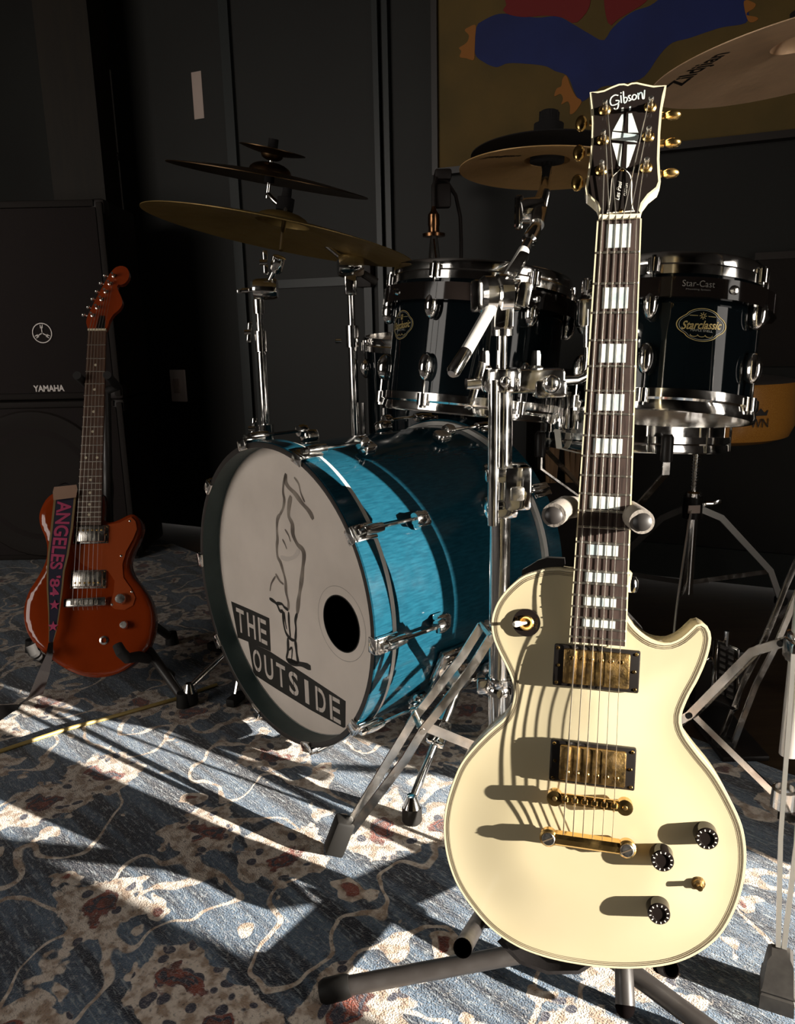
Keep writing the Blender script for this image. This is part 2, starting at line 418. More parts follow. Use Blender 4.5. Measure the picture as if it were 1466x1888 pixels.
def pierced(name, holes, along, mat):
    # wall made of boxes around rectangular openings; along: 's' (front wall) or 'o' (right wall)
    lo, hi = (SL, SR) if along == 's' else (0, OF)
    cuts = sorted({lo, hi, *[h[0] for h in holes], *[h[1] for h in holes]}); b = B()
    R = Matrix((WD, -WN, Z3)).transposed()
    for a, c in zip(cuts[:-1], cuts[1:]):
        mid = (a + c) / 2; zs = [(0, RH)]
        for h in holes:
            if h[0] <= mid <= h[1]:
                nz = []
                for z0, z1 in zs:
                    if h[2] > z0: nz.append((z0, min(z1, h[2])))
                    if h[3] < z1: nz.append((max(z0, h[3]), z1))
                zs = nz
        for z0, z1 in zs:
            if z1 - z0 < 1e-4: continue
            if along == 's': b.box((c - a, 0.1, z1 - z0), xf(wall(mid, OF + 0.05, (z0 + z1) / 2), rot=R))
            else: b.box((0.1, c - a, z1 - z0), xf(wall(SR + 0.05, mid, (z0 + z1) / 2), rot=R))
    return struct(name, b, mat)
# right wall: unseen tall window, its opening cut to shape the sun beam; front wall (behind the camera): a broad window
SUNWIN = (1.53, 2.080, 0.10, 1.43)
pierced('wall_right', [SUNWIN], 'o', 'wall_plain')
FW = (-3.9, -1.75, 0.35, 2.1)
pierced('wall_front', [FW], 's', 'wall_plain')
def portal(c, n, w_, h_):
    l = bpy.data.lights.new('window_portal', 'AREA'); l.shape = 'RECTANGLE'; l.size = w_; l.size_y = h_; l.cycles.is_portal = True
    o = bpy.data.objects.new('window_portal', l); COL.objects.link(o)
    o.matrix_world = xf(c, z=-V(n), x=V(n).cross(Z3))
portal(wall((FW[0] + FW[1]) / 2, OF + 0.02, (FW[2] + FW[3]) / 2), -WN, FW[1] - FW[0], FW[3] - FW[2])
portal(wall(SR + 0.02, (SUNWIN[0] + SUNWIN[1]) / 2, (SUNWIN[2] + SUNWIN[3]) / 2), -WD, SUNWIN[1] - SUNWIN[0], SUNWIN[3] - SUNWIN[2])
def win_frame(name, c, ax, n, w_, h_, bars):
    b = B(); t = 0.05
    for s in (-1, 1):
        b.box((t, 0.06, h_), xf(c + ax * (s * (w_ + t) / 2), rot=Matrix((ax, n, Z3)).transposed()))
        b.box((w_ + 2 * t, 0.06, t), xf(c + Z3 * (s * (h_ + t) / 2), rot=Matrix((ax, n, Z3)).transposed()))
    for k in bars: b.box((0.03, 0.04, h_), xf(c + ax * (k * w_), rot=Matrix((ax, n, Z3)).transposed()))
    struct(name, b, 'wood_dark')
win_frame('window_1', wall(SR + 0.05, (SUNWIN[0] + SUNWIN[1]) / 2, (SUNWIN[2] + SUNWIN[3]) / 2), WN, WD, SUNWIN[1] - SUNWIN[0], SUNWIN[3] - SUNWIN[2], [])
win_frame('window_2', wall((FW[0] + FW[1]) / 2, OF + 0.05, (FW[2] + FW[3]) / 2), WD, WN, FW[1] - FW[0], FW[3] - FW[2], [-0.17, 0.17])
# moulding on the back wall
def swall(px): return (onwall(px, 600) - wall(0, 0, 0)).dot(WD)
def trim(name, b, mat='wall_trim'): return struct(name, b, mat)
s1 = swall(452)
trim('trim_1', wallbox('', s1 - 0.02, s1 + 0.02, 0, 0.015, 0, RH, 0))
s2 = swall(716)
trim('trim_2', wallbox('', s2 - 0.028, s2 - 0.008, 0, 0.018, 0, RH, 0)); trim('trim_3', wallbox('', s2 + 0.008, s2 + 0.028, 0, 0.018, 0, RH, 0))
s3, s4 = swall(470), swall(690)
zt = onwall(560, 530).z
pn = B()
R_ = Matrix((WD, -WN, Z3)).transposed()
for (a, c, z0, z1) in ((s3, s4, zt, zt + 0.03), (s3, s3 + 0.03, 0.1, zt), (s4 - 0.03, s4, 0.1, zt)):
    pn.box((c - a, 0.014, z1 - z0), xf(wall((a + c) / 2, 0.007, (z0 + z1) / 2), rot=R_))
trim('trim_4', pn)
trim('baseboard_back', wallbox('', SL, SR, 0, 0.015, 0, 0.11, 0))

# ------------------------------------------------------------------ painting and small things on the walls
def s_of(p): return (p - wall(0, 0, 0)).dot(WD)
pz0 = onwall(810, 311, 0.03).z; ps0 = s_of(onwall(808, 160, 0.03)); ps1 = ps0 + 1.55; pz1 = pz0 + 1.05
pt = thing('painting', 'large olive painting of a blue figure with orange hands in thin dark frame', 'painting', xf(wall((ps0 + ps1) / 2, 0.0, pz0), rot=R_))
part('canvas', wallbox('', ps0, ps1, 0.004, 0.03, pz0, pz1, 0), 'paint_olive', pt, True)
b = B()
for (a, c, z0, z1) in ((ps0 - 0.02, ps0, pz0 - 0.02, pz1 + 0.02), (ps1, ps1 + 0.02, pz0 - 0.02, pz1 + 0.02), (ps0, ps1, pz0 - 0.02, pz0), (ps0, ps1, pz1, pz1 + 0.02)):
    b.box((c - a, 0.04, z1 - z0), xf(wall((a + c) / 2, 0.02, (z0 + z1) / 2), rot=R_))
part('frame', b, 'frame_dark', pt, True)
def zp(pts): return [(780 + x * 0.468, y * 0.468) for x, y in pts]
def paint(name, pts, mat, lay):
    q = [onwall(x, y, 0.03) for x, y in zp(pts)]
    poly = smooth_poly([(s_of(p), p.z) for p in q], len(pts) * 4)
    M = Matrix.Translation(wall(0, 0.03, 0)) @ Matrix(((WD.x, 0, WN.x, 0), (WD.y, 0, WN.y, 0), (0, 1, 0, 0), (0, 0, 0, 1)))
    b = B(); b.prism(poly, 0, 0.0008 * lay, M); part(name, b, mat, pt, True)
paint('blue_shape', [(210, 110), (240, 80), (300, 55), (370, 60), (450, 70), (530, 65), (590, 95), (650, 130), (710, 160), (740, 120), (780, 80), (830, 45), (900, 20), (960, -30), (1050, -90), (1260, -110), (1270, 0), (1280, 85), (1170, 110), (1050, 150), (980, 170), (930, 220), (890, 280), (850, 315), (760, 335), (700, 345), (630, 400), (600, 370), (570, 300), (520, 280), (480, 260), (390, 250), (330, 250), (290, 265), (240, 245), (205, 210)], 'paint_blue', 1)
paint('red_shape', [(315, 40), (330, 10), (290, -60), (420, -160), (640, -120), (660, -15), (650, 40), (600, 92), (550, 70), (480, 62), (400, 68), (340, 58)], 'paint_red', 2)
paint('red_shape', [(720, -80), (715, 20), (735, 100), (770, 75), (830, 40), (880, 5), (930, -80), (820, -130)], 'paint_red', 2)
paint('orange_hand', [(208, 100), (180, 108), (165, 120), (182, 140), (175, 165), (160, 178), (142, 190), (152, 202), (145, 225), (170, 230), (200, 237), (204, 205), (206, 150)], 'paint_orange', 2)
paint('orange_hand', [(565, 298), (550, 312), (545, 340), (527, 350), (518, 380), (542, 370), (552, 390), (545, 412), (570, 400), (580, 420), (580, 450), (600, 440), (625, 400), (603, 380), (582, 340)], 'paint_orange', 2)
paint('orange_hand', [(1265, 5), (1310, 15), (1302, 35), (1282, 46), (1275, 60), (1315, 68), (1318, 80), (1282, 84)], 'paint_orange', 2)
# second dark picture below it, only its top edge shows at the right
q0 = onwall(1400, 466, 0.02); q1 = s_of(q0)
pt2 = thing('picture_frame', 'dim framed picture low on the back wall behind the right tom', 'picture', xf(wall(q1 + 0.3, 0, q0.z - 0.5), rot=R_))
part('frame', wallbox('', q1 - 0.01, q1 + 0.62, 0.0, 0.025, q0.z - 0.02, q0.z, 0), 'frame_dark', pt2, True)
part('canvas', wallbox('', q1, q1 + 0.61, 0.0, 0.02, q0.z - 0.32, q0.z - 0.02, 0), 'amp_vinyl', pt2, True)
def plate(name, px, py, w_, h_, t, mat, label, cat):
    p = onwall(px, py); b = B(); b.box((w_, t, h_), xf(p + WN * (t / 2), rot=R_), bev=min(0.003, t * 0.4))
    return solid(name, b, mat, label, cat, p)
plate('paper_strip', 365, 176, 0.045, 0.16, 0.002, 'paper', 'pale pink paper strip taped high on the dark wall', 'paper')
sp_ = plate('light_switch', 331, 711, 0.075, 0.13, 0.012, 'switch_plate', 'grey light switch plate low on the dark wall', 'switch')
b = B(); p = onwall(331, 711); b.box((0.03, 0.008, 0.06), xf(p + WN * 0.016, rot=R_), bev=0.002)
part('rocker', b, 'paper', sp_, True)
plate('wall_box', 676, 503, 0.06, 0.10, 0.03, 'iron', 'small black box on the dark wall between the cymbal stand and tom', 'box')
# brown door standing open at the left, seen edge-on
c0 = at(215, 300, 3.05); c0.z = 0
dr = B(); dd_ = (WN * 0.35 - WD * 0.94).normalized(); dn = V((dd_.y, -dd_.x, 0))
dr.box((0.20, 0.16, 2.6), xf(c0 + dd_ * 0.08 + dn * -0.10 + V((0, 0, 1.3)), rot=Matrix((dd_, dn, Z3)).transposed()))
door = struct('door_1', dr, 'wood_dark')
ec = c0 - dd_ * 0.021 + dn * -0.03
def dpart(nm, z0, z1, w_, mat):
    b = B(); b.box((0.004, w_, z1 - z0), xf(ec + V((0, 0, (z0 + z1) / 2)), rot=Matrix((dd_, dn, Z3)).transposed())); part(nm, b, mat, door, True)
dpart('edge_strip', 1.10, 1.78, 0.006, 'badge_grey')
dpart('strike_plate', 1.46, 1.49, 0.016, 'nickel'); dpart('strike_plate', 1.20, 1.23, 0.016, 'nickel')
# wall lamp: iron arm, brass socket, long clear bulb
lp = at(800, 428, 2.35)
ln = thing('wall_lamp', 'old brass socket lamp with long clear bulb on curved iron arm', 'lamp', Matrix.Translation(lp))
b = B(); b.lathe([(0.0, 0.075), (0.006, 0.073), (0.009, 0.06), (0.017, 0.05), (0.018, 0.02), (0.016, 0.015), (0.0165, 0.0), (0.034, -0.004), (0.034, -0.013), (0.0, -0.013)], seg=24); part('socket', b, 'copper', ln)
b = B(); b.lathe([(0.010, -0.013), (0.013, -0.03), (0.020, -0.10), (0.024, -0.16), (0.020, -0.19), (0.0, -0.20)], seg=20); part('bulb', b, 'glass', ln)
b = B(); b.tube([(0, 0, -0.02), (0.004, 0, -0.08), (-0.004, 0, -0.15)], 0.002, 6); part('filament', b, 'copper', ln)
b = B(); b.tube([(0, 0, 0.07), (0, 0, 0.13), (0.01, 0.01, 0.155), (0.04, 0.03, 0.15), (0.07, 0.05, 0.11), (0.085, 0.06, 0.05), (0.088, 0.065, -0.02), (0.088, 0.065, -0.45)], 0.006, 8); part('arm', b, 'iron', ln)
b = B(); b.box((0.05, 0.03, 0.07), Matrix.Translation((0.028, 0.02, 0.105)), bev=0.008); b.box((0.05, 0.11, 0.03), Matrix.Translation((0.03, 0.06, 0.165)), bev=0.006); part('bracket', b, 'iron', ln)

# ------------------------------------------------------------------ rug and cable
rc = V((-1.04, 3.112, 0)); rr = V((0.597, 1.385, 0)); rx = (rr - rc).normalized(); ry = V((rx.y, -rx.x, 0))
if ry.y > 0: ry = -ry
rugM = Matrix(((rx.x, -ry.x, 0, 0), (rx.y, -ry.y, 0, 0), (0, 0, 1, 0), (0, 0, 0, 1)))
cen = rc + rx * 1.35 + ry * 1.52
b = B(); b.box((3.6, 3.05, 0.008), Matrix.Translation((0, 0, -0.004)), bev=0.003)
rug = put('rug', b.mesh('rug'), 'rug', None, Matrix.Translation(cen) @ rugM)
tag(rug, 'worn blue and cream oriental rug with rust flowers covering the floor', 'rug')
b = B(); cp = [onfloor(x, y, 0.0045) for x, y in ((-120, 1422), (0, 1385), (120, 1345), (220, 1318), (322, 1289), (400, 1262))]
b.tube(cp, 0.0042, 8)
solid('guitar_cable', b, 'cable', 'thin yellow cable lying across the rug in front of the orange guitar', 'cable', cp[2])

# ------------------------------------------------------------------ guitar helpers: everything in (u across, v along the neck, w out of the face)
def Rx(a): return Matrix.Rotation(a, 4, 'X')
def Ry(a): return Matrix.Rotation(a, 4, 'Y')
def Rz(a): return Matrix.Rotation(a, 4, 'Z')
def guitar_frame(tilt, yaw, roll, nut, zo):
    Rm = (Rz(yaw) @ Rx(-tilt) @ Ry(roll)).to_3x3()
    U, N_, Vv = Rm.col[0].copy(), -Rm.col[1], Rm.col[2].copy(); nut = V(nut)
    root = Matrix.Translation(nut - Vv * zo) @ Rm.to_4x4()
    MG = Matrix(((1, 0, 0, 0), (0, 0, -1, 0), (0, 1, 0, zo), (0, 0, 0, 1)))
    def pl(px, py, w_):
        p = onplane(px, py, nut + N_ * w_, N_) - nut; return (p.dot(U), p.dot(Vv))
    return root, MG, pl, (U, N_, Vv, nut)
def fretd(n, scale): return scale * (1 - 2 ** (-n / 12))
def fret_parts(root, MG, scale, wn, we, ve, nf, board, inlays, inlay_mat, top=-0.001, binding=True):
    def hw(v): return (wn + (we - wn) * (-v / ve)) / 2
    b = B(); b.prism([(-wn / 2, 0), (-we / 2, -ve), (we / 2, -ve), (wn / 2, 0)], top - 0.006, top, MG); fb = part('fingerboard', b, board, root)
    if binding:
        for s in (-1, 1):
            b = B(); b.prism([(s * wn / 2, 0), (s * (wn / 2 + 0.0016), 0), (s * (we / 2 + 0.0016), -ve - 0.0016), (s * we / 2, -ve)], top - 0.0062, top + 0.0003, MG); part('neck_binding', b, 'cream_binding', root)
        b = B(); b.prism([(-we / 2, -ve), (we / 2, -ve), (we / 2, -ve - 0.0016), (-we / 2, -ve - 0.0016)], top - 0.0062, top + 0.0003, MG); part('neck_binding', b, 'cream_binding', root)
    for n in range(1, nf + 1):
        d = -fretd(n, scale); b = B(); b.box((hw(d) * 2 + 0.001, 0.0024, 0.0016), MG @ Matrix.Translation((0, d, top + 0.0006)), bev=0.0006, seg=1); part('fret', b, 'string_steel', root)
    for poly in inlays:
        b = B(); b.prism(poly, top, top + 0.0004, MG); part('inlay', b, inlay_mat, root)
    return hw
def string_parts(root, MG, nutw, brw, scale, posts, tail, wnut, wbr):
    for k in range(6):
        t = k / 5 - 0.5; r = 0.00072 - 0.00008 * k
        pts = [posts[k], (nutw * t, 0.001, wnut), (brw * t, -scale, wbr)] + ([(brw * t, -tail[0], tail[1])] if tail else [])
        b = B(); b.tube([MG @ V(p) for p in pts], r, 6); part('string', b, 'string_steel', root)
def knob_ticks(R0): pass

# ------------------------------------------------------------------ cream guitar
ZO = 0.82
GM, MG, gpl, (GU, GN, GV, GNUT) = guitar_frame(0.22836, -0.24354, 0.01398, (0.2444, 0.88381, 0.91673), ZO)
gt = thing('electric_guitar', 'cream single-cutaway electric guitar with gold hardware and black headstock', 'guitar', GM)
CARVE = 0.0070
def wrim(v): return -0.0230 + 0.046 * (v + 0.63)
def gpr(px, py):
    q = gpl(px, py, -0.024)
    for _ in range(3): q = gpl(px, py, wrim(q[1]))
    return q
px_out = [(1054, 1051), (1040, 1048), (1009, 1049), (988, 1054), (965, 1062), (945, 1077), (927, 1096), (915, 1115), (908, 1136), (906, 1156), (910, 1178), (919, 1200), (930, 1222), (941, 1246), (947, 1270), (945, 1295), (931, 1323), (903, 1348), (875, 1376), (850, 1408), (834, 1445), (822, 1487), (818, 1530), (824, 1579), (841, 1628), (870, 1673), (907, 1714), (955, 1746), (1009, 1766), (1066, 1778), (1127, 1785), (1185, 1785), (1241, 1777), (1287, 1758), (1326, 1727), (1353, 1683), (1370, 1632), (1376, 1579), (1369, 1526), (1348, 1477), (1319, 1428), (1286, 1387), (1262, 1352), (1256, 1322), (1269, 1286), (1287, 1253), (1303, 1215), (1311, 1180), (1307, 1160), (1297, 1150), (1284, 1151), (1270, 1164), (1254, 1177), (1234, 1185), (1213, 1184), (1193, 1176), (1173, 1160), (1160, 1143), (1154, 1125), (1156, 1085), (1159, 1052)]
out = smooth_poly([gpr(x, y) for x, y in px_out], 210)
if area(out) < 0: out = out[::-1]
inn = [V((x, y)) for x, y in out]
def edist(x, y):
    p = V((x, y)); m = 9
    for i in range(0, len(inn)):
        a, c = inn[i - 1], inn[i]; d = c - a; t = max(0, min(1, (p - a).dot(d) / max(1e-12, d.dot(d)))); m = min(m, (p - a - d * t).length)
    return m
def carve(x, y):
    t = min(1, max(0, edist(x, y) - 0.010) / 0.085); return wrim(y) + CARVE * (t * t * (3 - 2 * t))
def inside(x, y, poly):
    c = False
    for i in range(len(poly)):
        (x0, y0), (x1, y1) = poly[i - 1], poly[i]
        if (y0 > y) != (y1 > y) and x < (x1 - x0) * (y - y0) / (y1 - y0) + x0: c = not c
    return c
def carved_body(out, carve, thick, edge_r=0.002):
    bm = bmesh.new(); n = len(out); st = 0.009
    pts = [V(p) for p in out]
    xs = [p[0] for p in out]; ys = [p[1] for p in out]
    x = min(xs)
    k = 0
    while x < max(xs):
        y = min(ys) + (st / 2 if k % 2 else 0)
        while y < max(ys):
            if inside(x, y, out):
                m = min((V((x, y)) - q).length for q in pts)
                if m > 0.005: pts.append(V((x, y)))
            y += st
        x += st * 0.866; k += 1
    vs, es, fs, *_ = delaunay_2d_cdt(pts, [(i, (i + 1) % n) for i in range(n)], [list(range(n))], 1, 1e-6)
    top = [bm.verts.new(MGc @ V((p.x, p.y, carve(p.x, p.y)))) for p in vs]
    for f in fs:
        try: bm.faces.new([top[i] for i in f])
        except ValueError: pass
    rim = top[:n]
    prev = rim
    for dw, dd in ((-0.0008, 0.0004), (-thick + 0.006, 0.0004), (-thick + 0.002, -0.0015), (-thick, -0.006)):
        o2 = inset(out, -dd)
        row = [bm.verts.new(MGc @ V((p[0], p[1], WRc(p[1]) + dw))) for p in o2]
        for i in range(n): bm.faces.new((prev[i], prev[(i + 1) % n], row[(i + 1) % n], row[i]))
        prev = row
    bm.faces.new(prev)
    b = B(); b.bm.free(); b.bm = bm
    return b
MGc, WRc = MG, wrim
part('body', carved_body(out, carve, 0.050), 'cream', gt, ang=50)
def ring_strip(o, d0, d1, wz, mat, name, par, h=0.0004):
    a, c = inset(o, d0), inset(o, d1); b = B()
    n = len(o); rows = []
    for p, q in zip(a + a[:1], c + c[:1]):
        rows.append([MGc @ V((p[0], p[1], carve(*p) + wz)), MGc @ V((q[0], q[1], carve(*q) + wz))])
    b.strip(rows); return part(name, b, mat, par)
bnd = ring_strip(out, 0.0003, 0.0026, 0.0003, 'cream_binding', 'body_binding', gt)
for d0, d1 in ((0.0026, 0.0034), (0.0046, 0.0053), (0.0063, 0.0069)): ring_strip(out, d0, d1, 0.00035, 'purfling', 'purfling', bnd)
# neck
ve = fretd(22, 0.628) + 0.006
rows = []
for i in range(15):
    v = -0.435 * i / 14; hwid = (0.043 + 0.014 * (-v / ve)) / 2 + 0.0016; th = 0.016 + 0.005 * i / 14 + (0.012 * max(0, (i - 11) / 3) ** 2)
    rows.append([MG @ V((hwid * math.cos(PI * k / 12), v, -0.0068 - th * math.sin(PI * k / 12))) for k in range(13)])
b = B(); b.strip(rows); b.prism([(-0.0231, 0), (-0.0285, -0.435), (0.0285, -0.435), (0.0231, 0)], -0.0075, -0.0066, MG); part('neck', b, 'cream', gt, ang=60)
inl = []
for n in (1, 3, 5, 7, 9, 12, 15, 17, 19, 21):
    a, c = fretd(n - 1, 0.628), fretd(n, 0.628); m = (a + c) / 2; h = (c - a) * 0.36; hw_ = 0.0125 + 0.0052 * m / ve
    inl.append([(-hw_, -m - h), (hw_, -m - h), (hw_, -m + h), (-hw_, -m + h)])
fret_parts(gt, MG, 0.628, 0.043, 0.057, ve, 22, 'ebony', inl, 'pearl')
b = B(); b.box((0.0435, 0.005, 0.009), MG @ Matrix.Translation((0, 0.0022, -0.0025)), bev=0.0006, seg=1); part('nut', b, 'bone', gt)
# headstock, tipped back
ha = math.radians(15); MH = MG @ Matrix.Translation((0, 0.004, -0.005)) @ Rx(-ha)
GMH = GM @ MH; HN = (GMH.to_3x3() @ V((0, 0, 1))).normalized(); HO = GMH.translation; GMHi = GMH.inverted()
def hz(zx, zy, wz=0.0):
    p = onplane(1040 + zx * 0.16371, 130 + zy * 0.16371, HO + HN * wz, HN); q = GMHi @ p; return (q.x, q.y)
ho = [(398, 1640), (395, 1560), (370, 1500), (310, 1445), (252, 1398), (240, 1330), (262, 1200), (290, 1000), (308, 800), (315, 600), (308, 420), (290, 245), (375, 236), (450, 222), (540, 180), (620, 150), (680, 146), (720, 158), (760, 138), (820, 132), (900, 150), (1010, 172), (1155, 166), (1128, 300), (1105, 450), (1085, 700), (1075, 1000), (1082, 1150), (1090, 1250), (1060, 1325), (960, 1405), (890, 1500), (868, 1580), (865, 1640)]
hpoly = [hz(*p) for p in ho]
if area(hpoly) < 0: hpoly = hpoly[::-1]
b = B(); b.prism(hpoly, -0.015, 0.0, MH); hs = part('headstock', b, 'cream_binding', gt, label='cream bound black headstock')
hi = inset(hpoly, 0.0026)
hi = [(x, max(y, 0.0005)) for x, y in hi]
b = B(); b.prism(hi, 0, 0.0004, MH); part('faceplate', b, 'black_gloss', hs)
for poly in ([(650, 500), (668, 498), (668, 690), (552, 682)], [(725, 490), (765, 485), (838, 705), (722, 705)], [(545, 695), (845, 728), (840, 770), (820, 815), (700, 800), (535, 785)], [(540, 820), (655, 830), (640, 1095), (610, 1070)], [(712, 838), (812, 838), (730, 1080), (700, 1105)], [(648, 425), (672, 420), (672, 462), (645, 465)], [(735, 412), (755, 408), (752, 450), (732, 455)]):
    q = [hz(*p) for p in poly]; b = B(); b.prism(q if area(q) > 0 else q[::-1], 0.0003, 0.0007, MH); part('pearl_inlay', b, 'pearl', hs)
def hstroke(pts, wz, name, mat, par):
    q = smooth_poly([hz(*p) for p in pts], max(6, len(pts) * 4), closed=False); rows = []
    for i, p in enumerate(q):
        t = (V(q[min(len(q) - 1, i + 1)]) - V(q[max(0, i - 1)])).normalized(); nn = V((-t.y, t.x)) * wz
        rows.append([MH @ V((p[0] + nn.x, p[1] + nn.y, 0.0008)), MH @ V((p[0] - nn.x, p[1] - nn.y, 0.0008))])
    b = B(); b.strip(rows); return part(name, b, mat, par)
for pts in ([(612, 288), (575, 282), (535, 310), (520, 355), (535, 395), (575, 392), (612, 372), (618, 345), (580, 345)], [(614, 372), (608, 420), (585, 445), (562, 430)], [(640, 285), (646, 372)], [(640, 252), (644, 264)], [(668, 240), (678, 368), (705, 350), (712, 318), (690, 308), (674, 325)],
            [(752, 284), (726, 294), (738, 318), (756, 334), (726, 350)], [(790, 275), (768, 300), (776, 335), (806, 325), (815, 290), (790, 275)], [(832, 258), (840, 330)], [(836, 292), (858, 256), (878, 262), (884, 318)], [(884, 318), (900, 322), (908, 225)]):
    hstroke(pts, 0.00075, 'logo_letter', 'pearl', hs)
bell = [(480, 1620), (500, 1560), (520, 1440), (530, 1300), (545, 1210), (590, 1160), (640, 1112), (670, 1108), (705, 1135), (750, 1190), (768, 1280), (765, 1380), (768, 1480), (778, 1560), (798, 1595)]
bq = smooth_poly([hz(*p) for p in bell], 40, closed=False); bq = bq if area(bq) > 0 else bq[::-1]
b = B(); b.prism(bq, 0.0004, 0.0016, MH); tr = part('truss_rod_cover', b, 'white_plastic', hs)
bi = inset(bq, 0.0011); b = B(); b.prism(bi, 0.0015, 0.0019, MH); part('cover_face', b, 'black_plastic', tr)
for zx, zy in ((655, 1132), (640, 1590)):
    p = hz(zx, zy); b = B(); b.lathe([(0, 0.0012), (0.0016, 0.001), (0.0022, 0)], MH @ Matrix.Translation((p[0], p[1], 0.0018)), 10); part('screw', b, 'gold', tr)
p = hz(612, 1365); lettering('cover_lettering', 'Les Paul', 0.006, 'white_plastic', tr, MH @ Matrix.Translation((p[0], p[1], 0.0021)) @ Rz(math.radians(84)), fit=(0.024, 0.0048), shear=0.4)
p = hz(695, 1355); lettering('cover_lettering', 'CUSTOM', 0.004, 'white_plastic', tr, MH @ Matrix.Translation((p[0], p[1], 0.0021)) @ Rz(math.radians(86)), fit=(0.0155, 0.0028))
posts_h = [(420, 1130), (437, 790), (457, 455), (970, 420), (947, 752), (922, 1100)]
btn = [(150, 1265), (168, 930), (195, 598), (1225, 505), (1222, 815), (1200, 1160)]
posts = []
for k in range(6):
    p = hz(*posts_h[k]); sgn = -1 if k < 3 else 1
    b = B(); b.lathe([(0, 0.0), (0.0062, 0.0), (0.0068, 0.0012), (0.0052, 0.0026), (0.0050, 0.0040), (0.0, 0.0044)], MH @ Matrix.Translation((p[0], p[1], 0.0004)), 16); tn = part('tuner', b, 'gold', hs)
    b = B(); b.lathe([(0.003, 0.004), (0.0029, 0.006), (0.0022, 0.0085), (0.0027, 0.011), (0.0028, 0.0145), (0.002, 0.016), (0, 0.0162)], MH @ Matrix.Translation((p[0], p[1], 0)), 12); part('post', b, 'nickel', tn)
    q = hz(*btn[k], wz=-0.009); e = V((q[0], q[1], -0.009)); s0 = V((p[0], p[1], -0.009))
    ed = e + V((-sgn * 0.012, 0, 0))
    b = B(); b.tube([MH @ s0, MH @ ed], 0.0022, 8); part('shaft', b, 'gold', tn)
    b = B(); b.tube([MH @ (ed + V((-sgn * 0.003, 0, 0))), MH @ (ed + V((sgn * 0.003, 0, 0)))], 0.0042, 12); part('collar', b, 'gold', tn)
    Mb = MH @ Matrix.Translation(e) @ Matrix.Diagonal((0.0068, 0.0108, 0.0050, 1) if k < 3 else (0.0092, 0.0050, 0.0060, 1))
    b = B(); b.ball(Mb, 16, 10); part('button', b, 'gold', tn)
    pw = MGc.inverted() @ (MH @ V((p[0] - sgn * 0.0025, p[1], 0.009))); posts.append((pw.x, pw.y, pw.z))
string_parts(gt, MG, 0.0355, 0.0515, 0.628, posts, (0.671, -0.004), 0.0022, 0.0042)
# pickups
def pickup(cx, cy, wb, polerow, root, M0, ringmat='black_plastic', covermat='worn_gold', ring=(0.091, 0.046), cov=(0.0705, 0.0385), hr=0.008, hc=0.0135):
    rg = B(); rg.box((ring[0], ring[1], hr), M0 @ Matrix.Translation((cx, cy, wb + hr / 2)), bev=0.002); r = part('pickup_ring', rg, ringmat, root)
    b = B(); b.box((cov[0], cov[1], hc), M0 @ Matrix.Translation((cx, cy, wb + hc / 2 + 0.001)), bev=0.0022); c = part('pickup_cover', b, covermat, r)
    for k in range(6):
        b = B(); b.lathe([(0, 0.0008), (0.0018, 0.0007), (0.0025, 0)], M0 @ Matrix.Translation((cx + (k - 2.5) * 0.0104, cy + polerow, wb + hc + 0.001)), 10); part('pole_screw', b, 'gold', r)
    for sx in (-1, 1):
        for sy in (-1, 0, 1):
            b = B(); b.lathe([(0, 0.0012), (0.0014, 0.001), (0.002, 0)], M0 @ Matrix.Translation((cx + sx * (ring[0] / 2 - (0.004 if sy else 0.0055)), cy + sy * (ring[1] / 2 - 0.004), wb + hr)), 8); part('ring_screw', b, 'gold', r)
n0 = gpl(1099, 1232, -0.006); n1 = gpl(1092, 1411, -0.006)
pickup(n0[0], n0[1], -0.0100, 0.0095, gt, MG, hr=0.0060, hc=0.0075)
pickup(n1[0], n1[1], -0.0155, -0.0095, gt, MG, hr=0.0090, hc=0.0135)
# bridge
by = -0.630
b = B(); b.box((0.078, 0.011, 0.008), MG @ Matrix.Translation((0, by, -0.002)), bev=0.002); br = part('bridge', b, 'gold', gt)
for s in (-1, 1):
    b = B(); b.lathe([(0.0085, 0), (0.0085, 0.008), (0.007, 0.0085), (0, 0.0085)], MG @ Matrix.Translation((s * 0.037, by, -0.006)), 20); part('bridge_end', b, 'gold', br)
    b = B(); b.lathe([(0.0032, 0), (0.0032, 0.008), (0.0085, 0.008), (0.0085, 0.0105), (0, 0.0105)], MG @ Matrix.Translation((s * 0.037, by, -0.0165)), 16); part('thumbwheel', b, 'gold', br)
    b = B(); b.lathe([(0, 0.0010), (0.0022, 0.0008), (0.0028, 0)], MG @ Matrix.Translation((s * 0.037, by, 0.0025)), 10); part('screw', b, 'worn_gold', br)
for k in range(6):
    x = (k / 5 - 0.5) * 0.0515
    b = B(); b.box((0.007, 0.006, 0.005), MG @ Matrix.Translation((x, by + 0.001, 0.0022)), bev=0.001, seg=1); b.tube([MG @ V((x, by - 0.006, 0.001)), MG @ V((x, by + 0.006, 0.001))], 0.0012, 6)
    part('saddle', b, 'gold', br)
